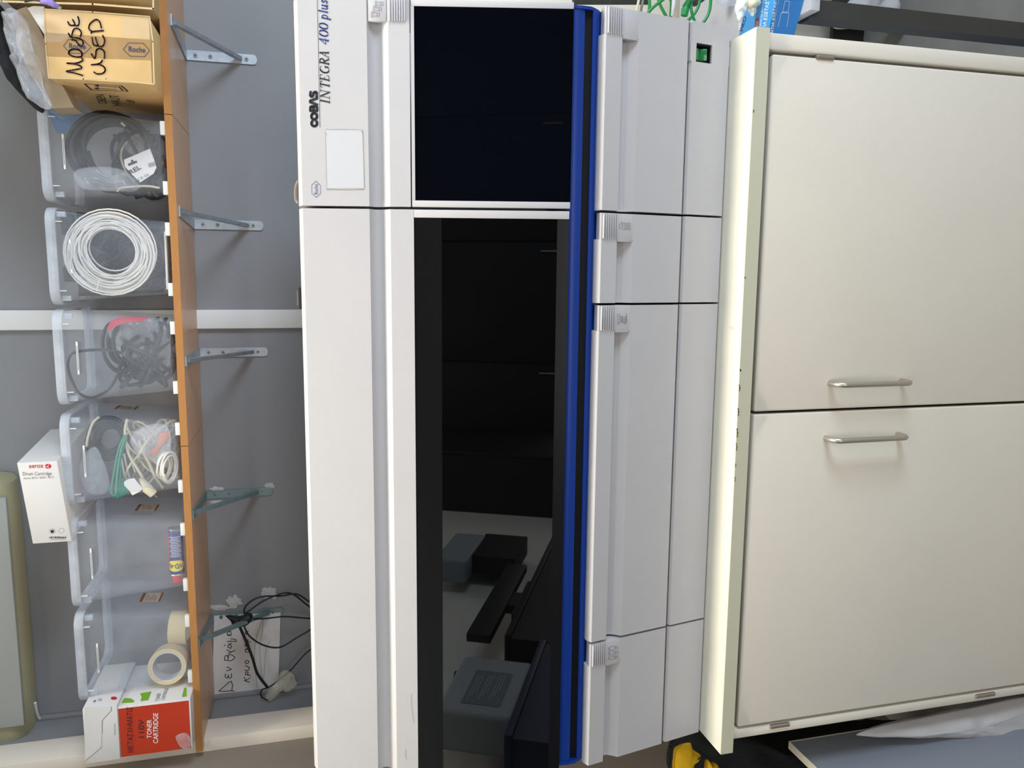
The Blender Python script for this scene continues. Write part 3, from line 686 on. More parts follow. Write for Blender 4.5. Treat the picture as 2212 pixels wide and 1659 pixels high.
# stickers on the right sides of the three left bins
for i, (zc, yc) in ((3, (2.12, 2.28)), (4, (2.075, 2.235)), (5, (2.075, 2.225))):
    xr_ = spec[i][1]; t = bins[i]; k = (2.08 - BZ0) / (BZ1 - BZ0)
    n = Vector((1, 0, -.08)).normalized()
    def S(y, z, o): 
        kk = 1 - (z - BZ0) / (BZ1 - BZ0); return Vector((xr_ - .021 * kk - .006 + o, y, z))
    s = mk('sticker', [S(yc - .03, zc - .026, .001), S(yc + .03, zc - .026, .001), S(yc + .03, zc + .026, .001), S(yc - .03, zc + .026, .001)], [(0, 1, 2, 3)], M_sticker, t)
    for z0, z1 in ((zc + .018, zc + .026), (zc - .026, zc - .021)):
        mk('sticker_stripe', [S(yc - .03, z0, .0014), S(yc + .03, z0, .0014), S(yc + .03, z1, .0014), S(yc - .03, z1, .0014)], [(0, 1, 2, 3)], M_brown, s)
    for q in range(6):
        z0 = zc + .012 - q * .005; mk('sticker_line', [S(yc - .024, z0, .0014), S(yc + .02 - (q % 3) * .008, z0, .0014), S(yc + .02 - (q % 3) * .008, z0 + .0014, .0014), S(yc - .024, z0 + .0014, .0014)], [(0, 1, 2, 3)], M_brown, s)
# ------------------------------------------------------------------ contents
def coil(name, c, R1, R2, axis, turns, r, m, seed, jitter=.01, squash=.9, tail=None, spread=.02, **k):
    rnd = random.Random(seed); ax = Vector(axis).normalized(); e1 = Vector((0, 0, 1)); e1 = (e1 - ax * e1.dot(ax)).normalized(); e2 = ax.cross(e1)
    pts = []; c = Vector(c); off = [rnd.uniform(-1, 1) for _ in range(4)]
    N = turns * 14
    for i in range(N + 1):
        tt = i / N; a = 2 * PI * turns * tt
        if i % 14 == 0: dR = rnd.uniform(R2, R1); da = rnd.uniform(-jitter, jitter); db = rnd.uniform(-jitter, jitter); dd = rnd.uniform(-spread, spread); nd = (dR, da, db, dd)
        if i == 0: cur = nd
        cur = tuple(u + (v - u) * .12 for u, v in zip(cur, nd))
        pts.append(c + e1 * (math.cos(a) * cur[0] * squash + cur[1]) + e2 * (math.sin(a) * cur[0] + cur[2]) + ax * cur[3])
    if tail: pts += [Vector(p) for p in tail]
    pp = smoothpath(pts, 2); V, F = tubegeo(pp, r, 7); return mk(name, V, F, m, None, smooth=True, **k)
def tangle(name, lo, hi, n, r, m, seed, **k):
    rnd = random.Random(seed); lo = Vector(lo); hi = Vector(hi); pts = []; c = (lo + hi) / 2; h = (hi - lo) / 2
    ph = [rnd.uniform(0, 6.28) for _ in range(6)]
    for i in range(n * 10):
        t = i / 10 * 2 * PI
        q = Vector((math.sin(t * .97 + ph[0]) * .62 + .38 * math.sin(t * .41 + ph[1]), math.cos(t * .83 + ph[2]) * .6 + .4 * math.sin(t * .29 + ph[3]), math.cos(t * 1.02 + ph[4]) * .62 + .38 * math.sin(t * .37 + ph[5])))
        pts.append(c + Vector((q.x * h.x, q.y * h.y, q.z * h.z)))
    pp = smoothpath(pts, 2); V, F = tubegeo(pp, r, 7); return mk(name, V, F, m, None, smooth=True, **k)
def px(Y, *pts): return [P(x, y, Y=Y) for x, y in pts]
# bin 1
FL = BZ0 + .008
coil('cable_coil', P(243, 330, Y=2.17), .097, .050, (0, 1, 0), 16, .0058, M_cblack, 3, .008, 1.0, spread=.035, label='thick black cable coil in the bin next to the cardboard box', cat='cable')
tangle('cable_tangle', (.19, 2.13, 1.99), (.36, 2.35, 2.10), 22, .0045, M_cblack, 5, label='black cable tangle at the bottom of the bin next to the cardboard box', cat='cable')
tube('beige_cable', px(2.15, (262, 265), (275, 285), (262, 330), (264, 350), (275, 375), (292, 395)), .0028, M_cbeige, label='beige cable curving over the black coil in the bin next to the cardboard box', cat='cable')
tube('beige_cable', px(2.125, (253, 414), (262, 406), (290, 403), (318, 402), (345, 406)), .0026, M_cbeige, label='short beige cable lying at the left side of the bin next to the cardboard box', cat='cable')
lb = thing('product_label', P(300, 360, Y=2.118), 'torn white product card with bold black letters in the bin next to the cardboard box', 'label')
pl = YP(2.118)
patch('card', pl, [(268, 345), (324, 321), (333, 345), (338, 362), (332, 375), (303, 394), (286, 378), (270, 360)], M_paper, lb, off=0, th=.0006)
patch('hang_hole', pl, [(276, 354), (284, 351), (283, 346), (287, 345), (289, 349), (295, 347), (297, 351), (278, 359)], M_cblack, lb, off=.0014)
text_on('lettering', 'REL', pl, (283, 377), (306, 364), (277, 369), M_black, lb, off=.0014, bold=.02)
text_on('lettering', 'CE 02', pl, (299, 391), (322, 379), (297, 386), M_greytext, lb, off=.0014)
ribbon('bar_code', pl, [[(320 + k * 2, 353 - k * .6), (323 + k * 2, 362 - k * .6)] for k in range(7)], .0011, M_greytext, lb, off=.0014, caps=False)
slab('blue_wrapper', px(2.3, (104, 238), (165, 240), (215, 250), (160, 285), (122, 288), (112, 265)), (0, .002, 0), M_bluepap, label='blue wrapper at the back top of the bin next to the cardboard box', cat='wrapper')
puff('plastic_bag', YP(2.13), [(160, 372), (200, 360), (262, 366), (300, 395), (290, 412), (220, 412), (175, 405)], .02, M_wrapd, seed=4, amp=.5, label='crumpled clear bag low at the left of the bin next to the cardboard box', cat='plastic bag')
puff('plastic_bag', YP(2.16), [(262, 300), (300, 275), (322, 300), (330, 325), (290, 335), (268, 320)], .016, M_wrapd, seed=14, amp=.5, label='clear bag above the torn white card', cat='plastic bag')
# bin 2
coil('cable_coil', P(243, 543, Y=2.135), .106, .048, (0, 1, .05), 36, .0021, M_cwhite, 11, .009, 1.0, spread=.014, label='large round coil of white cable in a clear bin', cat='cable')
cyl('cable_tie', P(214, 605, Y=2.117), P(209, 629, Y=2.117), .0016, M_cwhite, None, 8, label='white cable tie around the large white coil', cat='cable tie')
tangle('cable_tangle', (-.05, 2.19, 1.995), (.115, 2.35, 2.17), 30, .0055, M_cblack, 21, label='black cables piled behind the white coil', cat='cable')
t = thing('power_adapter', P(142, 490, Y=2.2), 'black power adapter standing behind the upper right of the white coil', 'power adapter')
A = P(131, 462, Y=2.2); B = P(160, 508, Y=2.2); box('housing', B.x, A.x, 2.19, 2.23, B.z, A.z, M_cblack, t, bevel=.004); tube('cord', [(A.x - .02, 2.21, B.z), (A.x - .01, 2.22, B.z - .05), (A.x - .03, 2.24, B.z - .1)], .003, M_cblack, t)
t = thing('power_adapter', P(145, 592, Y=2.2), 'black power adapter behind the upper left of the white coil', 'power adapter')
A = P(137, 575, Y=2.2); B = P(165, 609, Y=2.2); box('housing', B.x, A.x, 2.19, 2.23, B.z, A.z, M_cblack, t, bevel=.004); tube('cord', [(A.x - .02, 2.21, B.z), (A.x - .01, 2.22, B.z - .05), (A.x - .03, 2.24, B.z - .1)], .003, M_cblack, t)
slab('dark_sleeve', px(2.34, (165, 458), (345, 478), (352, 632), (170, 640)), (0, .015, 0), M_dark, label='dark pouch standing at the back of the bin with the white coil', cat='pouch')
cyl('white_rod', P(357, 500, Y=2.14), P(362, 625, Y=2.14), .003, M_cwhite, None, 10, label='thin white rod on the floor of the bin with the white coil', cat='rod')
# bin 3
coil('cable_coil', P(262, 745, Y=2.22), .072, .045, (.2, 1, 0), 8, .0045, M_cblack, 31, .01, .55, label='black cable coil standing in the bin with the pink-red bag top', cat='cable')
tube('black_cable', px(2.16, (265, 763), (240, 757), (200, 756), (160, 762), (148, 778), (148, 800), (158, 828), (172, 850), (196, 859), (222, 850), (240, 835), (262, 800), (275, 820)), .0036, M_cblack, label='long black cable loop rising in the bin with the pink-red bag top', cat='cable')
tangle('cable_tangle', (-.30, 2.13, 1.99), (-.125, 2.35, 2.12), 26, .005, M_cblack, 33, label='dark cable tangle on the floor of the bin with the pink-red bag top', cat='cable')
bg = thing('plastic_bag', P(300, 740, Y=2.2), 'clear bag of dark parts with a pink-red printed top', 'plastic bag')
puff('bag', YP(2.2), [(232, 712), (262, 690), (320, 685), (360, 700), (366, 790), (330, 800), (275, 790), (255, 760)], .03, M_wrapd, bg, seed=6, amp=.35)
slab('printed_top', px(2.158, (230, 712), (240, 692), (258, 685), (300, 684), (322, 688), (310, 694), (272, 697), (248, 706), (232, 716)), (0, .003, 0), M_pink, bg)
puff('dark_contents', YP(2.215), [(262, 715), (300, 700), (350, 705), (362, 770), (330, 790), (285, 780)], .02, M_dark, bg, seed=8, amp=.3)
# bin 4
tube('green_cable', px(2.13, (270, 940), (258, 965), (250, 1000), (244, 1035), (240, 1062), (250, 1070), (252, 1040), (256, 1005), (262, 970), (272, 945)), .0026, M_cgreen, label='folded green cable in the bin of cream cables', cat='cable')
tube('green_cable', px(2.135, (274, 945), (262, 985), (255, 1020), (248, 1066), (256, 1072), (259, 1035), (260, 1000)), .0024, M_cgreen, label='second strand of folded green cable beside the first', cat='cable')
slab('green_folder', px(2.16, (252, 1040), (272, 1030), (278, 1062), (262, 1074), (246, 1070)), (0, .02, 0), M_cgreen, label='green plastic connector block at the lower end of the folded green cable', cat='connector')
tube('cream_cable', px(2.14, (275, 905), (270, 930), (272, 960), (280, 985), (295, 1010), (310, 1035)), .0034, M_cbeige, label='cream cable running down to the white plug', cat='cable')
tube('cream_cable', px(2.15, (300, 950), (308, 975), (322, 1000), (335, 1030), (352, 1055)), .0034, M_cbeige, label='cream cable right of the white plug', cat='cable')
tube('cream_cable', px(2.17, (187, 965), (190, 945), (200, 915), (215, 900)), .003, M_cbeige, label='cream cable hooked at the top of the bin of cream cables', cat='cable')
tangle('cable_tangle', (-.555, 2.14, 1.99), (-.39, 2.34, 2.11), 18, .0032, M_cbeige, 43, label='cream cable tangle in the bin with the green cable', cat='cable')
for i_, (x0, y0_, dx) in enumerate(((268, 1000, 12), (276, 985, 16), (262, 1010, 10))):
    tube('thin_grey_cable', px(2.18, (x0, y0_ - 20), (x0 + 4, y0_), (x0 + dx, y0_ + 35)), .0026, M_cwhite, label=['thin grey-white lead nearest the green cable', 'thin grey-white lead behind the white plug', 'thin grey-white lead crossing behind the green cable'][i_], cat='cable')
coil('cable_coil', P(235, 945, Y=2.25), .06, .03, (0, 1, .3), 12, .0045, M_cblack, 45, .006, .9, label='black cable coil at the back of the bin with the green cable', cat='cable')
coil('cable_loop', P(364, 1010, Y=2.13), .045, .034, (.2, .5, 1), 6, .0026, M_cwhite, 47, .006, .7, label='white lead looped on the floor of the bin with the green cable', cat='cable')
pgt = thing('power_plug', P(315, 1050, Y=2.13), 'cream moulded power plug in the bin with the green cable', 'plug')
A = P(303, 1033, Y=2.13); B = P(318, 1055, Y=2.125); C3 = P(332, 1068, Y=2.125)
V, F = tubegeo([A, A + (B - A) * .3, B, C3], [.006, .008, .013, .011], 12); mk('plug_body', V, F, M_cbeige, pgt, smooth='auto')
V, F = tubegeo([C3, C3 + (C3 - B) * .5], .002, 8); mk('pin', V, F, M_screw, pgt)
for q in range(3):
    cc = A + (B - A) * (.05 + q * .1); V, F = tubegeo([cc, cc + (B - A).normalized() * .0012], .0085, 12); mk('strain_ring', V, F, M_cbeige, pgt)
slab('white_tag', px(2.118, (268, 1041), (275, 1036), (289, 1033), (296, 1041), (308, 1056), (302, 1062), (286, 1070), (279, 1060), (268, 1048)), (0, .004, 0), M_paper, label='white folded tag beside the cream power plug', cat='tag')
puff('plastic_bag', YP(2.14), [(280, 950), (300, 925), (345, 915), (368, 935), (365, 1000), (345, 1010), (320, 985), (295, 975)], .02, M_wrapd, seed=9, amp=.6, label='shiny clear bag with orange pieces in the bin with the green cable', cat='plastic bag')
puff('orange_piece', YP(2.15), [(324, 978), (340, 960), (344, 938), (362, 932), (366, 945), (350, 965), (336, 984)], .008, M_orange, seed=2, amp=.2, label='orange plastic piece inside the shiny clear bag', cat='plastic piece')
puff('plastic_bag', YP(2.16), [(180, 985), (206, 965), (225, 1000), (236, 1040), (228, 1065), (200, 1068), (180, 1050), (172, 1020)], .025, M_wrapd, seed=12, amp=.5, label='cloudy clear bag left of the green cable', cat='plastic bag')
# bin 5: spray can lying on its side, cap to the left
yc = 2.155; A = P(371, 1141, Y=yc); rr = .0185; z0 = BZ0 + .0045 + rr; xA = A.x; xE = P(372, 1240, Y=yc).x; xC = P(372, 1259, Y=yc).x
can = thing('spray_can', ((xA + xE) / 2, yc, z0 - rr), 'blue and yellow spray can with a red cap lying on its side', 'spray can')
L = xA - xE
lathe('can_body', (xA, yc, z0), (-1, 0, 0), [(0, rr * .7), (.002, rr * .95), (.006, rr), (L * .95, rr), (L * .98, rr * .9)], M_canblue, can)
lathe('base_rim', (xA, yc, z0), (-1, 0, 0), [(-.001, rr * .8), (-.001, rr * .98), (.004, rr * 1.02), (.005, rr * .99)], M_screw, can)
lathe('shoulder_ring', (xE, yc, z0), (1, 0, 0), [(-.001, rr * .9), (.0, rr * 1.03), (.003, rr * 1.03), (.004, rr * .99)], M_steel, can)
lathe('cap', (xE, yc, z0), (-1, 0, 0), [(0, rr * .62), (.003, rr * .66), ((xE - xC) * .9, rr * .6), (xE - xC, rr * .5)], M_canred, can)
def canpt(x, a, e=.0003): return Vector((x, yc - math.sin(a) * (rr + e), z0 + math.cos(a) * (rr + e)))
V = []; F = []; x0_, x1_ = xE + L * .10, xE + L * .34; N = 24
for i in range(N + 1):
    tt = i / N * 2 - 1; hh = math.sqrt(max(0, 1 - abs(tt) ** 2.6))
    for s in (-1, 1): V.append(canpt((x0_ + x1_) / 2 + s * hh * (x1_ - x0_) / 2, PI / 2 + tt * 1.25, .0004))
for i in range(N): F.append((2 * i, 2 * i + 1, 2 * i + 3, 2 * i + 2))
shield = mk('yellow_shield', V, F, M_canyel, can)
def text_can(s, xa, xb, a0, a1, m, flip, nm='lettering', e=.0008):
    cu = bpy.data.curves.new(nm, 'FONT'); cu.body = s; cu.resolution_u = 2; cu.offset = .02
    to = bpy.data.objects.new(nm, cu); COL.objects.link(to); bpy.context.view_layer.update(); me = bpy.data.meshes.new_from_object(to); bpy.data.objects.remove(to)
    xs_ = [v.co.x for v in me.vertices]; ys_ = [v.co.y for v in me.vertices]; u0, u1, v0, v1 = min(xs_), max(xs_), min(ys_), max(ys_)
    V = [canpt(xa + (xb - xa) * (v.co.y - v0) / (v1 - v0), a0 + (a1 - a0) * (v.co.x - u0) / (u1 - u0), e) for v in me.vertices]
    F = [tuple(p.vertices) for p in me.polygons]; return mk(nm, V, F, m, can)
text_can('WD-40', xE + L * .27, xE + L * .16, PI / 2 + 1.1, PI / 2 - 1.0, M_canblue, True)
for q in range(13):
    x_ = xE + L * (.42 + q * .035); w_ = .8 - .25 * ((q * 7) % 3) / 2
    V = []; F = []
    for i in range(7): V += [canpt(x_, PI / 2 - w_ + i / 6 * 2 * w_, .0004), canpt(x_ + L * .010, PI / 2 - w_ + i / 6 * 2 * w_, .0004)]
    for i in range(6): F.append((2 * i, 2 * i + 1, 2 * i + 3, 2 * i + 2))
    mk('print_line', V, F, M_whiteink, can)
tube('straw', [canpt(xA - .004, .75, .0015), canpt((xA + xE) / 2, .7, .0015), canpt(xE + L * .2, .5, .0015)], .0012, M_canred, can, label='red spray straw')
# bin 6: tape rolls
def roll(c, ax, Ro, Ri, wd, lab):
    c = Vector(c); t = thing('tape_roll', c, lab, 'tape roll', None)
    def ring(nm, ro, ri, w2, m):
        axv = Vector(ax).normalized(); s = axv.cross(Vector((.1, .2, 1))).normalized(); q = axv.cross(s); V = []; F = []; N = 40
        for d, r in ((-w2, ri), (-w2, ro), (w2, ro), (w2, ri)):
            for i in range(N): a = 2 * PI * i / N; V.append(c + axv * d + (s * math.cos(a) + q * math.sin(a)) * r)
        for j in range(4):
            for i in range(N): F.append((j * N + i, j * N + (i + 1) % N, ((j + 1) % 4) * N + (i + 1) % N, ((j + 1) % 4) * N + i))
        mk(nm, V, F, m, t, smooth='auto')
    ring('tape', Ro, Ri + .003, wd / 2, M_tan); ring('core', Ri + .003, Ri, wd / 2 - .0005, M_core)
rc = P(352, 1437, Y=2.14); roll((rc.x, 2.145, BZ0 + .006 + .048), (.12, -1, .05), .048, .036, .045, 'roll of tan packing tape standing at the front of the leftmost bin')
rc = P(372, 1360, Y=2.19); roll((rc.x, 2.2, BZ0 + .006 + .024), (0.05, .08, 1), .046, .036, .045, 'roll of tan packing tape lying flat at the right of the leftmost bin')

# ================================================================== CARDBOARD BOXES RIGHT
Ym = 1.97
mb = thing('cardboard_box', P(330, 110, Y=Ym), 'brown cardboard box marked with purple handwriting and hexagon emblems', 'box')
A = P(94, 19, Y=Ym); B = P(333.6, 183, Y=Ym); C1 = P(105, 169, Y=Ym); D1 = P(324, 36, Y=Ym)
mx0, mx1 = (B.x + C1.x) / 2, (A.x + D1.x) / 2; mz0, mz1 = ZT + .0005, (A.z + C1.z) / 2
bd = box('carton', mx0, mx1, Ym, 2.33, mz0, mz1, M_card, mb, bevel=.003)
MP = YP(Ym)
patch('brown_tape', MP, [(97, 70), (327, 86), (330, 131), (101, 122)], M_tape, bd, off=.0006)
patch('clear_tape', MP, [(95, 22), (180, 28), (178, 60), (130, 92), (96, 90)], M_ctape, bd, off=.0012)
patch('clear_tape', MP, [(265, 36), (324, 38), (326, 85), (262, 78)], M_ctape, bd, off=.0012)
ribbon('carton_edge', MP, [[(94.5, 20), (99, 95), (105, 168), (180, 171), (230, 170), (333, 182)], [(95, 20), (200, 26), (323, 36), (330, 90), (333, 181)]], .0028, M_cardd, bd, off=.0004)
for q, hp in enumerate((((266.5, 107), (277.3, 93), (310, 93.5), (323.5, 109), (312.6, 122.7), (281, 121.4), (266.5, 107)), ((137.6, 99), (148, 85.5), (181, 86.8), (196.6, 103), (182, 116), (150.5, 114.5), (137.6, 99)))):
    ribbon('hexagon_emblem', MP, [list(hp)], .0011, M_inkblue, bd, off=.0016)
    dx = 0 if q == 0 else -128.5; dyy = 0 if q == 0 else -7
    text_on('lettering', 'Roche', MP, (278 + dx, 111.5 + dyy), (314 + dx, 114 + dyy), (278.3 + dx, 100 + dyy), M_inkblue, bd, off=.0016, bold=.012)
def hw(*l): return [(80 + x / 7.373, y / 7.373) for x, y in l]
ribbon('handwriting', MP, [
    hw((730, 1205), (600, 1165), (470, 1140), (620, 1110), (710, 1090), (690, 1050), (580, 1020), (480, 1010), (620, 1010), (700, 985), (735, 960), (715, 930)),
    hw((510, 860), (560, 895), (640, 912), (712, 900), (715, 840), (660, 795), (560, 790), (515, 820), (510, 860)),
    hw((555, 635), (620, 650), (655, 700), (705, 742), (738, 700), (720, 640), (650, 608), (560, 600)),
    hw((505, 535), (545, 600), (570, 520), (600, 462), (670, 465), (710, 530), (690, 590)),
    hw((655, 270), (675, 340), (665, 400), (620, 415), (600, 370), (570, 315)), hw((610, 405), (530, 405), (495, 350)),
    hw((910, 1150), (960, 1180), (1050, 1170), (1090, 1120), (1060, 1060), (980, 1030), (870, 1035), (960, 1025), (1020, 1000), (1045, 960)),
    hw((870, 860), (920, 935), (940, 870), (950, 800), (1010, 775), (1075, 830), (1075, 935)),
    hw((1050, 570), (1082, 650), (1050, 735), (980, 730), (935, 600)), hw((975, 732), (905, 715), (880, 600)),
    hw((865, 530), (900, 505), (1060, 490)), hw((880, 505), (830, 460), (850, 380), (940, 315), (1000, 350), (1030, 450))], .0030, M_pen, bd, off=.002, sub=4)
SP = Plane((mx0, 0, 0), (-1, 0, 0))
sa = [(183, 181), (262, 185), (276, 197), (198, 194)]
ribbon('arrow_box', SP, [sa + [sa[0]], [(205, 185), (252, 188)], [(205, 190.5), (252, 193)], [(257, 187), (265, 195)], [(205, 185), (212, 183.5)], [(205, 185), (212, 187)], [(205, 190.5), (212, 189)], [(205, 190.5), (212, 193)]], .004, M_black, bd, off=.0005)
text_on('lettering', 'OBEN', SP, (232, 224), (225, 204), (213, 224), M_black, bd, off=.0006)
text_on('lettering', 'HAUT', SP, (262, 228), (256, 205), (243, 228), M_black, bd, off=.0006)
text_on('lettering', 'UP', SP, (292, 222), (288, 215), (276, 222), M_black, bd, off=.0006)
# second carton, at the frame's edge
A2 = P(331, 19, Y=Ym); c2 = thing('cardboard_box', (A2.x + .15, 2.1, ZT), 'yellowish cardboard box at the far right end of the shelf', 'box')
x2 = P(331, 19, Y=1.955).x + .022
box('carton', x2, x2 + .26, 1.955, 2.33, ZT, 2.275, M_card2, c2, bevel=.003)
ribbon('carton_edge', YP(1.955), [[(3, 3), (200, 9), (331, 19)]], .004, M_cardd, c2, off=.0004)
ribbon('carton_edge', YP(1.955), [[(331, -20), (331, 19)]], .003, M_cardd, c2, off=.0004)
# pile above the handwritten box
zt = mz1 + .001
def flatbox(name, x0, x1, y0, y1, z0, z1, tilt, m, lab, cat):
    c = Vector(((x0 + x1) / 2, (y0 + y1) / 2, (z0 + z1) / 2)); R = Matrix.Rotation(tilt, 3, 'Y')
    vv = [(x0, y0, z0), (x1, y0, z0), (x1, y1, z0), (x0, y1, z0), (x0, y0, z1), (x1, y0, z1), (x1, y1, z1), (x0, y1, z1)]
    return mk(name, [c + R @ (Vector(v) - c) for v in vv], BF, m, None, label=lab, cat=cat, bevel=.002)
wc = px(2.0, (59, 17), (72, 13), (95, 14), (96, 75)); slab('white_card', wc, (0, .02, 0), M_paper, label='white folded card wedged above the handwritten box', cat='card')
slab('cardboard_sheet', px(2.03, (35, 22), (57, 14), (60, 17), (80, 50), (100, 95), (122, 160), (160, 232), (112, 234), (60, 150), (35, 90)), (0, .08, 0), mat('tan_board', (.42, .34, .24), .7), label='tan cardboard slab leaning above the handwritten box', cat='cardboard')
puff('plastic_wrap', YP(1.99), [(10, 25), (25, 17), (48, 32), (62, 60), (70, 100), (88, 150), (96, 195), (112, 232), (88, 232), (52, 195), (28, 130), (8, 60)], .05, M_wrap, seed=21, amp=.5, freq=30, nb=90, rings=14, label='crumpled clear plastic wrapping above the handwritten box', cat='plastic wrap')
puff('black_bag', YP(2.08), [(-60, -20), (0, 10), (30, 60), (60, 120), (85, 180), (96, 238), (82, 240), (55, 215), (28, 180), (0, 130), (-60, 90)], .06, M_dark, seed=22, amp=.3, nb=80, label='black fabric bag in the top corner beside the plastic wrapping', cat='bag')
pv = thing('mini_plug', P(112, 8, Y=1.93), 'violet round plug on a thin cord above the boxes', 'plug')
V, F = tubegeo([P(88, 3, Y=1.93), P(96, 5, Y=1.93), P(100, 3.5, Y=1.93), P(104, 4, Y=1.93), P(113, 7, Y=1.93), P(114, 9, Y=1.93), P(126, 15, Y=1.93)], [.0045, .005, .0062, .0075, .0065, .0062, .0045], 12); mk('plug_body', V, F, M_violet, pv, smooth=True)
V, F = tubegeo([P(126, 15, Y=1.93), P(132, 18, Y=1.93)], .0035, 10); mk('plug_tip', V, F, M_screw, pv)
tube('cord', [P(88, 3, Y=1.93), P(70, 1, Y=1.94), P(50, 5, Y=1.96), P(32, 16, Y=1.99), P(25, 26, Y=2.02)], .0016, M_cblack, pv)

# ================================================================== DRUM BOX ON THE BINS
zb = BZ1 + .001
B0 = P(123, 996, Z=zb); B1 = P(142, 1170, Z=zb)
u = (B1 - B0); u.z = 0; un = u.normalized(); nrm = Vector((un.y, -un.x, 0));
if nrm.y > 0: nrm = -nrm
FPx = Plane(B0, nrm)
T0 = FPx.on(36, 998, 0); T1 = FPx.on(71, 1177, 0); zt_ = (T0.z + T1.z) / 2 + .002
T0 = Vector((B0.x, B0.y, T0.z)); T1 = Vector((B1.x, B1.y, T1.z)); B1.z -= T0.z - T1.z; dp = -nrm * .27
dr = thing('drum_cartridge_box', (B0 + B1) / 2, 'white printed carton lying on top of two clear bins', 'box')
hx = hexa('carton', [B1, B0, B0 + dp, B1 + dp], [T1, T0, T0 + dp, T1 + dp], M_paper, dr, bevel=.0015)
text_on('lettering', 'xerox', FPx, (62, 1011), (94, 1010), (62, 1004.5), M_redlogo, hx, bold=.01)
lg = patch('round_emblem', FPx, [(104 + 7 * math.cos(i * PI / 10), 1007 + 5 * math.sin(i * PI / 10)) for i in range(20)], M_redlogo, hx, off=.0006)
ribbon('emblem_stroke', FPx, [[(98, 1007), (102, 1008), (106, 1004)], [(102, 1008), (106, 1010)]], .0012, M_whiteink, lg, off=.0012)
text_on('lettering', 'Drum Cartridge', FPx, (49, 1027), (112, 1026), (49, 1019.5), M_greytext, hx)
text_on('lettering', 'Xerox B210 / B205 / B215', FPx, (51, 1035), (116, 1032.5), (51, 1031), M_greytext, hx)
text_on('lettering', '101R00664', FPx, (107, 1163), (143, 1163), (107, 1158.5), M_black, hx, bold=.02)
ribbon('fine_print', FPx, [[(109, 1166), (142, 1165)]], .0009, M_greytext, hx)
ribbon('recycling_icon', FPx, [[(126, 1146), (130, 1141), (136, 1141), (139, 1146), (136, 1151), (130, 1151), (126, 1146)], arc(113, 1147, 6, 5.2, 0, 360, 16)], .0006, M_greytext, hx)
patch('box_icon', FPx, [(109, 1146), (113, 1144), (117, 1146), (115, 1151), (111, 1151)], M_black, hx, off=.0006)

# ================================================================== TONER BOXES
Yt = 2.055
A = P(402, 1513, Y=Yt); B = P(405, 1619, Y=Yt); Tz = P(257, 1526, Y=Yt).z
tx1, tx0 = P(330, 1519, Y=Yt).x, P(330, 1627, Y=Yt).x
tz1 = (P(257, 1526, Y=Yt).z + P(258, 1635, Y=Yt).z) / 2
tb = thing('toner_box', ((tx0 + tx1) / 2, Yt + .1, ZT), 'white and red carton with red front and handwriting at the left end of the shelf', 'box')
cb = box('carton', tx0, tx1, Yt, Yt + .22, ZT, tz1, M_paper, tb, bevel=.0015)
TP = YP(Yt)
mk('red_front', [(tx0 + .001, Yt - .0005, ZT + .004), (tx1 - .004, Yt - .0005, ZT + .004), (tx1 - .004, Yt - .0005, tz1 - .001), (tx0 + .001, Yt - .0005, tz1 - .001)], [(0, 1, 2, 3)], M_red, cb)
text_on('lettering', 'TONER', TP, (327.5, 1594), (327.5, 1554), (317.5, 1594), M_whiteink, cb, off=.0012, bold=.012)
text_on('lettering', 'CARTRIDGE', TP, (341.5, 1605), (341.5, 1540), (331, 1605), M_whiteink, cb, off=.0012, bold=.012)
text_on('handwriting', 'ΜΕΤΑΣΧΗΜΑΤΙΣ', TP, (288, 1625), (286, 1527), (276, 1625), M_pen, cb, off=.0012, bold=-.003)
text_on('handwriting', '110V', TP, (312, 1593), (311, 1554), (300, 1593), M_pen, cb, off=.0012)
RS = Plane((tx1, 0, 0), (1, 0, 0))
patch('green_print', RS, [(266, 1512), (270, 1508), (283, 1509), (290, 1514), (288, 1518), (262, 1519)], M_green, cb, off=.0006)
patch('green_print', RS, [(303, 1498), (327, 1494), (320, 1513), (303, 1515), (306, 1507)], M_green, cb, off=.0006)
patch('green_print', RS, [(398, 1486), (403, 1486), (403, 1505), (393, 1506)], M_green, cb, off=.0006)
text_on('lettering', 'TONER', RS, (344, 1515), (348, 1498), (335, 1515), M_greytext, cb, off=.0008)
text_on('lettering', 'CARTRIDGE', RS, (355, 1513), (364, 1487), (347, 1513), M_greytext, cb, off=.0008)
puff('clear_wrap', YP(Yt - .004), [(380, 1590), (400, 1583), (408, 1600), (406, 1616), (390, 1614), (383, 1603)], .006, M_wrapd, cb, seed=31, amp=.6)
# white carton on top of it
wx1, wx0 = P(215, 1527, Y=Yt).x, P(215, 1645, Y=Yt).x
wz1 = (P(182, 1527, Y=Yt).z + P(182, 1645, Y=Yt).z) / 2
wb = thing('white_carton', ((wx0 + wx1) / 2, Yt + .1, tz1), 'plain white carton with a tucked flap stacked on the red-fronted box', 'box')
wc_ = box('carton', wx0, wx1, Yt - .002, Yt + .23, tz1 + .001, wz1, M_paper, wb, bevel=.0015)
WP = YP(Yt - .002)
M_fl = mat('flap_shadow', (.30, .27, .32), .9)
slab('flap', [WP.on(x, y, .0004) for x, y in ((183, 1528), (240, 1526), (240, 1534), (220, 1556), (220, 1583), (218, 1615), (184, 1642))], (0, -.0014, 0), M_paper, wc_)
ribbon('flap_edge', WP, [[(240.6, 1526), (241, 1534), (220.8, 1556), (220.8, 1583)]], .0010, M_fl, wc_, off=.0006)
ribbon('crease', WP, [[(184, 1644), (220, 1612)]], .0005, M_fl, wc_, off=.002, caps=False)
text_on('fine_print', 'Printed carton', WP, (250, 1587), (249, 1563), (246.5, 1587), M_greytext, wc_)
WS = Plane((wx1, 0, 0), (1, 0, 0))
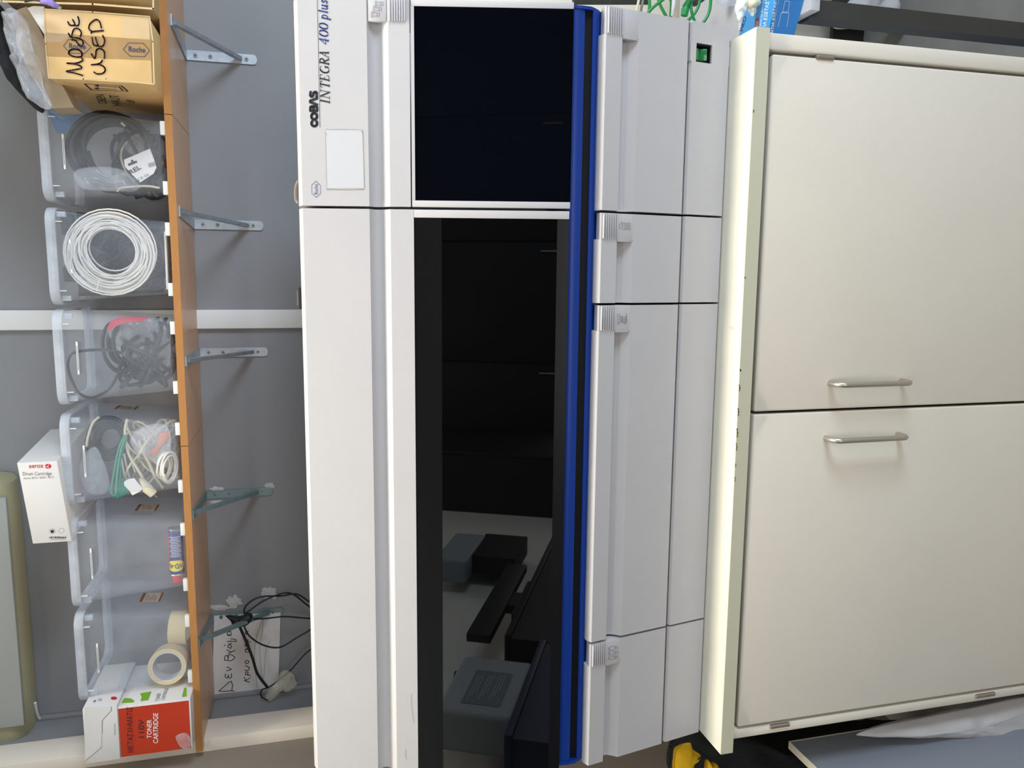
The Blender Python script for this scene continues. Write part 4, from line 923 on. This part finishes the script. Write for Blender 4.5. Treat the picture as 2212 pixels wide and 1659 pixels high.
patch('round_emblem', WS, [(246 + 7 * math.cos(i * PI / 8), 1508.5 + 3.5 * math.sin(i * PI / 8)) for i in range(16)], M_redlogo, wc_, off=.0006)
patch('printed_mark', WS, [(216 + 5 * math.cos(i * PI / 8), 1512 + 3 * math.sin(i * PI / 8)) for i in range(16)], mat('pale_grey_print', (.5, .5, .5), .7), wc_, off=.0006)
patch('printed_mark', WS, [(201, 1516), (205, 1512), (208, 1514), (204, 1518)], M_greytext, wc_, off=.0006)

# ================================================================== NOTE AND CABLES UNDER THE SHELF
wp = YP(2.396)
nt_ = thing('paper_note', wp.on(530, 1420), 'white paper note with Greek handwriting pinned under the shelf', 'note')
ns = slab('sheet', [wp.on(x, y, .0) for x, y in ((463, 1330), (606, 1323), (604, 1400), (602, 1455), (600, 1512), (530, 1516), (457, 1523), (460, 1430))], (0, -.0008, 0), M_paper, nt_)
def nn(*l): return [(400 + x / 3.463, 1180 + y / 3.463) for x, y in l]
def circ(cx, cy, r): return nn(*[(cx + r * math.cos(i * PI / 6), cy + r * .9 * math.sin(i * PI / 6)) for i in range(13)])
ribbon('handwriting', wp, [
    nn((252, 1082), (300, 1040), (345, 1008), (348, 1078), (252, 1082)), nn((348, 1078), (366, 1082)),
    nn((304, 953), (298, 970), (308, 984), (320, 978), (323, 962), (326, 978), (338, 986), (348, 972), (345, 952)), nn((310, 930), (345, 920), (312, 900)),
    nn((295, 850), (345, 855)), nn((295, 850), (298, 822), (316, 815), (322, 845)), nn((322, 845), (325, 812), (348, 812), (372, 832), (345, 855)),
    nn((320, 800), (345, 790), (312, 775)), nn((345, 790), (372, 778)),
    nn((342, 762), (320, 752), (325, 735), (345, 740), (342, 762)), nn((328, 733), (350, 722)), nn((292, 744), (298, 738)),
    nn((315, 712), (350, 708), (378, 712), (380, 698), (340, 690)), nn((318, 642), (314, 656), (322, 668), (330, 655), (336, 668), (345, 660), (343, 642)), nn((320, 640), (342, 636)),
    nn((438, 1003), (482, 1015)), nn((458, 1008), (440, 978)), nn((456, 1000), (484, 985)),
    nn((450, 958), (488, 966)), nn((450, 958), (455, 938), (470, 942), (468, 962)), nn((445, 925), (472, 926), (480, 905), (450, 892)), circ(463, 864, 13),
    circ(462, 780, 13), nn((450, 768), (476, 764)), nn((452, 728), (447, 740), (456, 750), (462, 738), (470, 750), (477, 740), (474, 726)), nn((455, 712), (488, 716)), circ(462, 704, 9),
    circ(460, 650, 10), nn((448, 640), (474, 634))], .0022, M_cblack, ns, off=.0014, sub=2)
ribbon('signature', wp, [nn((540, 1055), (530, 980), (520, 860), (522, 740), (545, 640), (580, 548), (576, 640), (558, 750), (562, 860), (578, 990), (590, 960), (596, 850), (610, 750), (636, 712))], .0011, M_greytext, ns, off=.0014, sub=4)
yb_ = 2.33
def pc(*l): return [P(x, y, Y=Y_) for x, y, Y_ in l]
ca = tube('black_cable', pc((668, 1300, 2.36), (640, 1283, 2.36), (610, 1287, 2.36), (560, 1290, 2.35), (532, 1308, 2.34), (528, 1325, 2.33), (540, 1318, 2.33), (575, 1295, 2.35), (625, 1281, 2.36), (668, 1310, 2.37), (720, 1340, 2.38)), .0026, M_cblack, sub=8, label='thin black cable looping to the right from the tied bracket', cat='cable')
tube('black_cable', pc((545, 1337, 2.32), (575, 1336, 2.34), (615, 1332, 2.35), (668, 1336, 2.36), (720, 1338, 2.36)), .0025, M_cblack, sub=8, label='straight thin black cable leaving the tied bracket', cat='cable')
tube('black_cable', pc((527, 1352, 2.31), (540, 1375, 2.31), (570, 1394, 2.32), (605, 1398, 2.33), (640, 1378, 2.35), (668, 1362, 2.36), (720, 1330, 2.37)), .0025, M_cblack, sub=8, label='thin black cable sagging in an arc across the note', cat='cable')
tube('black_cable', pc((516, 1350, 2.31), (530, 1382, 2.31), (545, 1420, 2.32), (556, 1455, 2.33), (578, 1485, 2.34)), .0042, M_cblack, sub=8, label='thicker black cable hanging across the note to the clear connector', cat='cable')
tube('black_cable', pc((720, 1380, 2.36), (668, 1405, 2.36), (625, 1450, 2.35), (585, 1482, 2.34), (566, 1490, 2.34), (565, 1505, 2.34), (580, 1513, 2.34)), .0022, M_cblack, sub=8, label='thin black cable rising from the analyser to the clear connector', cat='cable')
tube('black_cable', pc((606, 1502, 2.385), (640, 1500, 2.385), (672, 1495, 2.385), (720, 1490, 2.385)), .0018, M_cblack, label='thin black cable along the wall corner below the clear connector', cat='cable')
kn = thing('cable_knot', P(520, 1337, Y=2.31), 'black strap knotted around the left shelf bracket', 'strap')
puff('knot', YP(2.31), [(486, 1330), (500, 1330), (515, 1333), (530, 1328), (540, 1326), (545, 1335), (535, 1347), (518, 1350), (505, 1345), (498, 1338)], .012, M_cblack, kn, seed=41, amp=.4)
tube('strap_end', pc((505, 1343, 2.30), (500, 1355, 2.30), (495, 1364, 2.30)), .003, M_cblack, kn)
cc = thing('gel_connector', P(600, 1485, Y=2.34), 'translucent cable connector hanging below the note', 'connector')
V, F = tubegeo(pc((577, 1511, 2.34), (580, 1508, 2.34), (590, 1495, 2.34), (607, 1478, 2.34), (612, 1470, 2.34)), [.004, .013, .016, .017, .014], 16); mk('capsule', V, F, M_jelly, cc, smooth=True)
puff('bag_end', YP(2.34), [(598, 1475), (606, 1452), (620, 1448), (634, 1458), (638, 1472), (642, 1476), (630, 1490), (612, 1494)], .014, M_jelly, cc, seed=43, amp=.4)

# ================================================================== AIR CONDITIONER
ac = thing('air_conditioner', P(70, 1350, Y=2.25), 'cream wall-mounted air conditioner unit with a white front panel in the top corner', 'air conditioner')
xa = P(60, 1119, Y=2.15).x + .12; xr2 = P(40, 1027, Y=2.33).x; xl2 = P(66, 1598, Y=2.33).x
zb2 = P(76, 1500, Y=2.38).z
prof = [(2.39, zb2), (2.35, zb2 - .002), (2.32, zb2 + .004), (2.30, zb2 + .018), (2.293, zb2 + .04), (2.293, zb2 + .28), (2.39, zb2 + .30)]
cxm = (xr2 + xl2) / 2; hwid = (xr2 - xl2) / 2
V = []; F = []; nP = len(prof); st_ = [(-1, .90, .045), (-.985, .97, .015), (-.95, 1, .003), (-.6, 1, 0), (0, 1, 0), (.6, 1, 0), (.95, 1, .003), (.985, .97, .015), (1, .9, .045)]
for (tt, k, dz_) in st_:
    for (y, z) in prof:
        V.append((cxm + tt * hwid, 2.39 - (2.39 - y) * k, z + (dz_ if z < zb2 + .05 else 0)))
for j in range(len(st_) - 1):
    for i in range(nP): F.append((j * nP + i, j * nP + (i + 1) % nP, (j + 1) * nP + (i + 1) % nP, (j + 1) * nP + i))
F.append(tuple(range(nP))); F.append(tuple((len(st_) - 1) * nP + i for i in range(nP)))
mk('housing', V, F, M_ac, ac, smooth='auto')
pA = P(30, 1073, Y=2.286); pB = P(54, 1565, Y=2.286)
box('front_panel', pB.x, pA.x, 2.280, 2.294, pB.z, pB.z + .26, M_acw, ac, bevel=.003)
tube('drain_hose', [P(76, 1518, Y=2.36), P(79, 1535, Y=2.37), P(84, 1550, Y=2.385), P(92, 1552, Y=2.392)], .004, M_trim, label='short white hose at the corner below the air conditioner', cat='hose')

# ================================================================== RIGHT SIDE: desk, glove box, patch cables
dk = thing('desk', (.95, 1.75, 0), 'grey-white desk with dark legs right of the base cabinet', 'desk')
dA = P(1740, 30, Y=1.5)
dk_x0 = .500; dk_top = .655
box('desk_top', dk_x0 + .03, 1.5, 1.46, 2.05, dk_top - .022, dk_top, M_desk, dk, bevel=.002)
pX0 = P(1990, 62, Y=1.48).x; pX1 = P(1990, 24, Y=1.48).x
box('leg', pX0, pX1, 1.48, 1.4805, .0, dk_top - .022, M_dkpanel, dk); box('leg', pX0, pX1, 1.4805, 1.525, .0, dk_top - .022, M_dkblue, dk)
box('rear_leg', dk_x0 + .19, dk_x0 + .225, 1.96, 2.01, .0, dk_top - .022, M_dkpanel, dk)
box('cross_rail', dk_x0 + .055, 1.5, 2.015, 2.03, .1, .2, M_dkpanel, dk)
gb = thing('glove_box', (.55, 1.62, dk_top), 'bright blue disposable glove box with gloves spilling from it, on the desk', 'box')
gb0 = P(1719, 68, Z=dk_top); gb1 = P(1737, 0, Z=dk_top); u = (gb1 - gb0).normalized(); nb_ = Vector((u.y, -u.x, 0)); nb_ = nb_ if nb_.y < 0 else -nb_
GP = Plane(gb0, nb_); h = GP.on(1661, 58, 0).z - dk_top
e0 = gb0 - u * .03; e1 = gb0 + u * .21; bk = -nb_ * .115; up = Vector((0, 0, h))
gcar = hexa('carton', [e0, e1, e1 + bk, e0 + bk], [e0 + up, e1 + up, e1 + bk + up, e0 + bk + up], M_boxblue, gb, bevel=.0015)
mk('front_panel', [e0 + nb_ * .0006 + Vector((0, 0, .002)), e1 + nb_ * .0006 + Vector((0, 0, .002)), e1 + nb_ * .0006 + up - Vector((0, 0, .002)), e0 + nb_ * .0006 + up - Vector((0, 0, .002))], [(0, 1, 2, 3)], M_boxblue2, gcar)
GT = Plane(e0 + up, (0, 0, 1))
text_on('lettering', 'ΓΑΝΤΙΑ ΕΞΕΤΑΣΤΙΚΑ', GP, (1668, 85), (1679, -22), (1663, 84), M_whiteink, gcar, off=.0012, bold=.015)
text_on('fine_print', 'Non sterile', GP, (1671, 62), (1682, 0), (1669.5, 62), mat('yellow_ink', (.6, .7, .1), .6), gcar, off=.0012)
ribbon('print_frame', GP, [[(1690, 26), (1695, 2), (1705, 3), (1702, 25), (1690, 26)], [(1680, 58), (1687, 27), (1704, 28), (1699, 58)]], .0006, M_whiteink, gcar, off=.0012)
text_on('lettering', 'ΓΑΝΤΙΑ ΕΞΕΤΑΣΤΙΚΑ', GT, (1652, 85), (1665, -22), (1645, 84), M_whiteink, gcar, off=.0006, bold=.015)
text_on('lettering', 'MEDICAL EXAMINATION', GT, (1644.5, 60), (1655, -24), (1641, 60), M_whiteink, gcar, off=.0006)
patch('red_label', GT, [(1630, 60), (1638, 58), (1640, 38), (1632, 40)], mat('dark_red_ink', (.35, .03, .05), .5), gcar, off=.0005)
text_on('lettering', 'GS', GT, (1637, 56), (1638.5, 46), (1633, 56), M_whiteink, gcar, off=.0008)
text_on('lettering', 'PRO', GT, (1604, 68), (1613, 36), (1598, 66), M_navy, gcar, off=.0006, bold=.02)
patch('oval_emblem', GT, [(1598.5 + 3.5 * math.cos(i * PI / 8), 57 + 9 * math.sin(i * PI / 8)) for i in range(16)], M_whiteink, gcar, off=.0006)
GV = YP(1.56)
for q, (poly, m, l, dp_) in enumerate((([(1592, -30), (1618, -30), (1616, 0), (1612, 22), (1602, 43), (1594, 42), (1589, 20), (1591, 0)], M_latexw, 'long white glove hanging from the blue box', .010),
                                  ([(1615, 20), (1622, 12), (1632, 14), (1634, 24), (1628, 34), (1622, 33)], M_latexw, 'small white glove finger at the opening of the blue box', .007),
                                  ([(1616, -15), (1640, -20), (1643, -4), (1638, 12), (1628, 16), (1618, 14), (1614, 4)], M_latex, 'crumpled cream glove in the opening of the blue box', .012))):
    puff('rubber_glove', YP(1.545 - q * .004), poly, dp_, m, seed=51 + q, amp=.35, freq=45, label=l, cat='glove')
puff('clear_cover', YP(1.75), [(1500, -40), (1600, -40), (1592, 8), (1575, 8), (1560, 6), (1545, 2), (1520, 0)], .02, M_wrap, None, seed=61, amp=.5, label='crinkled clear plastic behind the gloves', cat='plastic wrap')
# beige sheet behind
V = []; F = []; nx, nz = 60, 12
for j in range(nz + 1):
    for i in range(nx + 1):
        x = .46 + i / nx * 1.1; z = .02 + j / nz * 1.33
        V.append((x, 2.12 + .018 * math.sin(x * 38 + .6 * math.sin(z * 4)) + .01 * noise.noise(Vector((x * 6, z * 3, 0))), z))
for j in range(nz):
    for i in range(nx): a = j * (nx + 1) + i; F.append((a, a + 1, a + nx + 2, a + nx + 1))
sh = mk('curtain', V, F, M_sheet, smooth=True, label='beige curtain hanging behind the green patch cables', cat='curtain')
# green patch cables
def gcab(pts, lab, r=.0034, m=M_cgreen2): return tube('patch_cable', pts, r, m, sub=8, label=lab, cat='cable', group=None)
gcab(px(1.62, (1462, -30), (1437, -5), (1415, 12), (1401, 26), (1395, 34)), 'green patch cable slanting across the others at the drawer corner')
gcab(px(1.64, (1398, -20), (1403, 2), (1402, 25), (1400, 40)), 'green patch cable farthest left at the upper machine edge')
gcab(px(1.66, (1418, -15), (1426, 10), (1435, 28), (1444, 44)), 'green patch cable bending down behind the drawer front')
gcab(px(1.67, (1444, -20), (1450, 5), (1449, 30), (1447, 50)), 'green patch cable hanging straight beside the white tag')
gcab(px(1.64, (1493, -25), (1492, 0), (1494, 25), (1500, 45), (1506, 60)), 'green patch cable beside the green plug')
gcab(px(1.68, (1512, 0), (1508, 15), (1498, 32), (1480, 50), (1470, 62)), 'green patch cable curving under the green plug')
gcab(px(1.66, (1536, -25), (1535, 5), (1532, 25), (1524, 42), (1510, 58)), 'green patch cable nearest the glove box')
for q, x in enumerate((1376, 1385)): gcab(px(1.70, (x + 8, -20), (x + 3, 5), (x, 20), (x - 2, 40)), ('tan lead left of the green patch cables', 'brown lead left of the green patch cables')[q], .003, M_cbeige if q == 0 else M_cgrey)
pg = thing('network_plug', P(1482, 20, Y=1.6), 'green moulded network plug hanging head down', 'plug')
V, F = tubegeo(px(1.6, (1490, -5), (1487, 5), (1480, 22), (1478, 34)), [.0045, .0055, .0085, .0075], 12); mk('boot', V, F, M_cgreen2, pg, smooth='auto')
for q in range(5):
    a_ = P(1488.5 - q * 1.4, 2 + q * 3, Y=1.6); b_ = P(1488 - q * 1.4, 3.4 + q * 3, Y=1.6); V, F = tubegeo([a_, b_], .0068 + q * .0005, 12); mk('boot_ring', V, F, M_cgreen2, pg)
slab('cable_tag', px(1.655, (1453, -10), (1459, -10), (1458, 10), (1453, 34), (1450, 34)), (0, .002, 0), M_paper, label='narrow white tag hanging between green patch cables', cat='tag')
slab('dark_wedge', px(1.75, (1500, 2), (1508, 9), (1515, 6), (1530, -4), (1530, -20), (1500, -20)), (0, .02, 0), M_dkpanel, label='dark angular bracket above the green cables', cat='bracket')
tube('dark_rail', [P(1238, 3, Y=1.8), P(1320, 3, Y=1.8), P(1402, 3, Y=1.8)], .010, M_dkpanel, straight=True, sides=4, label='dark horizontal rail at the top corner of the machine', cat='rail')
puff('plastic_bag', YP(1.95), [(1800, 60), (1850, 62), (1900, 66), (1930, 60), (1940, -10), (1900, -20), (1850, -10), (1820, 20)], .03, M_cloth, seed=63, amp=.4, label='grey-white bag behind the dark desk leg', cat='bag')
puff('black_case', YP(1.9), [(2020, 20), (2060, -10), (2120, -20), (2180, 0), (2190, 30), (2130, 32), (2060, 30)], .03, M_dark, seed=64, amp=.3, label='black bag between the desk legs', cat='bag')
# ================================================================== LEFT BOTTOM: backpack, grey panel, cloth
bp = thing('backpack', (-1.14, 1.55, .35), 'black and yellow backpack standing left of the base cabinet', 'backpack')
YB = 1.56
puff('main_body', YP(YB), [(1443, 1612), (1460, 1600), (1500, 1575), (1560, 1560), (1640, 1590), (1780, 1600), (1950, 1590), (2150, 1590), (2190, 1600), (2150, 1612), (1800, 1650), (1500, 1676), (1445, 1662)], .10, M_dark, bp, seed=71, amp=.12, nb=90, rings=14)
YB2 = 1.462
puff('yellow_panel', YP(YB2), [(1456, 1625), (1466, 1612), (1490, 1604), (1496, 1618), (1514, 1632), (1502, 1642), (1496, 1660), (1494, 1700), (1458, 1700), (1452, 1660)], .018, M_yellow, bp, seed=72, amp=.12)
puff('yellow_panel', YP(YB2 - .004), [(1524, 1660), (1526, 1643), (1531, 1643), (1536, 1654), (1544, 1649), (1552, 1656), (1553, 1675), (1538, 1690), (1526, 1680)], .012, M_yellow, bp, seed=73, amp=.2)
for q in range(3):
    tube('piping', px(YB2 - .012, (1518 + q * 6, 1634 + q * 2), (1506 + q * 6, 1642), (1500 + q * 6, 1656), (1497 + q * 6, 1675), (1497 + q * 6, 1700)), .0014, M_cblack, bp)
for q in range(2): tube('piping', px(YB2 - .005, (1447 + q * 4, 1612), (1445 + q * 4, 1635), (1444 + q * 4, 1665), (1444 + q * 4, 1700)), .002, M_cblack, bp)
gp_ = thing('side_table_panel', (-1.0, 1.1, 0), 'grey laminated panel with a pale edge standing left of the base cabinet', 'panel')
tz = P(1705, 1603, X=-.985).z; yfar = P(1705, 1603, X=-.985).y
box('board', -1.0, -.985, .55, yfar, .02, tz - .002, M_greyboard, gp_); box('edge_strip', -1.001, -.984, .55, yfar, tz - .002, tz, M_edge, gp_)
box('edge_strip', -1.001, -.984, yfar, yfar + .002, .02, tz, M_edge, gp_)
puff('cloth', YP(1.30), [(1850, 1588), (1900, 1570), (1990, 1552), (2100, 1530), (2230, 1505), (2300, 1520), (2300, 1590), (2180, 1593), (2050, 1592), (1930, 1589)], .028, M_cloth, seed=75, amp=.15, nb=80, label='white cloth bulging between the cabinet and the grey panel', cat='cloth')
# ================================================================== THE ROOM BEHIND (seen only as reflections in the smoked windows; some dark blocks added)
def RX(x, y, Y):   # where the mirrored view through the window glass lands on the plane Y
    n = LP.n; p = LP.on(x, y, 0); d = ray(x, y).normalized(); d = d - n * 2 * d.dot(n); t = (Y - p.y) / d.y; return p + d * t
YR = -1.9
def rbox(name, x0, y0, x1, y1, m, par=None, dp=.2, **k):
    A = RX(x0, y0, YR); B = RX(x1, y1, YR)
    return box(name, A.x, B.x, YR - dp, YR, A.z, B.z, m, par, **k)
def RXX(x, y, X):
    n = LP.n; p = LP.on(x, y, 0); d = ray(x, y).normalized(); d = d - n * 2 * d.dot(n); t = (X - p.x) / d.x; return p + d * t
M_dk2 = mat('reflection_black', (.004, .004, .005), .6)  # near-black, keeps what the smoked windows reflect dark
tc_ = thing('dark_reflection_row', (.1, -2.3, 1.66), 'dark cabinet-like row added above the rear window to blacken the window reflections', 'cabinet')  # added unseen dark row, there to blacken the smoked windows
for q in range(4):
    xa = -1.28 + q * .74
    box('carcass', xa, xa + .735, -2.59, -2.12, 1.66, 3.0, M_dk2, tc_); d_ = box('door', xa + .005, xa + .73, -2.12, -2.10, 1.68, 2.98, M_dk2, tc_, bevel=.003)
    cyl('handle', (xa + .68, -2.09, 1.72), (xa + .68, -2.09, 1.84), .006, M_steel, d_)
sc_ = thing('dark_reflection_block', (-1.12, -1.85, 0), 'dark cabinet-like block added in the rear left corner to darken the window reflection', 'cabinet')  # added dark block, fills the left window's reflection with black
box('carcass', -1.29, -.98, -2.09, -1.42, .02, 2.6, M_dk2, sc_); box('door', -.98, -.96, -2.085, -1.425, .08, 2.58, M_dk2, sc_, bevel=.003)
def rb(name, x0, y0, x1, y1, X, dp, m, par=None, **k):
    A = RXX(x0, (y0 + y1) / 2, X); B = RXX(x1, (y0 + y1) / 2, X); ya = RXX((x0 + x1) / 2, y0, X).y; yb = RXX((x0 + x1) / 2, y1, X).y
    return box(name, X - dp, X, ya, yb, B.z, A.z, m, par, **k)
A = RXX(1132, 1480, -1.1); zA_ = A.z; zB_ = RXX(1132, 1290, -1.1).z
yA0 = RXX(1132, 1385, -1.1).y; yA1 = RXX(1132, 1600, -1.1).y; yB0 = RXX(1132, 1120, -1.1).y
M_nv = mat('dark_navy_laminate', (.02, .03, .07), .5)
ca_ = thing('side_cabinet', (-1.19, (yA0 + yA1) / 2, 0), 'dark blue cabinet by the left wall carrying a canister, reflected in the left window', 'cabinet')
box('carcass', -1.295, -1.1, yA0, yA1, .02, zA_ - .02, M_nv, ca_); box('top_board', -1.297, -1.09, yA0 - .002, yA1 + .005, zA_ - .02, zA_, M_nv, ca_, bevel=.003)
cb_ = thing('side_cabinet', (-1.19, (yB0 + yA0) / 2, 0), 'tall dark cabinet by the left wall carrying a screen, reflected in the smoked glass', 'cabinet')
box('carcass', -1.295, -1.1, yB0, yA0 - .006, .02, zB_ - .02, M_dk2, cb_); box('top_board', -1.297, -1.09, yB0, yA0 - .006, zB_ - .02, zB_, M_dk2, cb_, bevel=.003)
M_can = mat('canister_plastic', (.30, .34, .37), .5)
cn = thing('canister', (-1.17, RXX(1100, 1480, -1.12).y, zA_), 'grey plastic canister with a printed label on the dark blue cabinet', 'canister')
ya = RXX(1045, 1418, -1.12).y; yb = RXX(1045, 1545, -1.12).y; zt2 = RXX(965, 1480, -1.12).z
box('canister_body', -1.24, -1.12, ya, yb, zA_, zt2, M_can, cn, bevel=.018, bseg=4)
cyl('cap', (-1.18, ya + .03, zt2), (-1.18, ya + .03, zt2 + .02), .018, M_dk2, cn)
rb('label', 1010, 1450, 1095, 1525, -1.1185, .001, mat('canister_label', (.16, .18, .2), .6), cn)
for q in range(9):
    rb('print_line', 1020 + q * 8, 1458, 1022.5 + q * 8, 1515 - (q % 3) * 9, -1.1178, .0006, M_can, cn)
dm = thing('screen', (-1.15, RXX(1100, 1290, -1.13).y, zB_), 'dark screen standing on the tall dark cabinet, reflected in the left window', 'screen')
rb('panel', 1050, 1215, 1100, 1375, -1.13, .03, M_dk2, dm, bevel=.004); rb('stand', 1100, 1280, 1132, 1310, -1.14, .03, M_dk2, dm)
rb('stand_foot', 1122, 1255, 1132, 1330, -1.12, .1, M_dk2, dm)
bt = thing('jerrycan', (-1.2, RXX(1100, 1180, -1.15).y, zB_), 'grey jerrycan with a dark cap at the far end of the tall dark cabinet', 'canister')
rb('jerrycan_body', 957, 1150, 1030, 1212, -1.16, .1, M_can, bt, bevel=.015, bseg=3); rb('jerrycan_foot', 1030, 1155, 1128, 1205, -1.17, .08, M_dk2, bt)
ps = thing('wall_post', (-1.28, RXX(1040, 1577, -1.26).y, 1.3), 'dark upright post on the left wall near the canister, reflected in the left window', 'post')
rb('post', 940, 1566, 1145, 1588, -1.262, .037, M_dk2, ps); rb('brace', 990, 1546, 1012, 1566, -1.262, .03, M_dk2, ps)
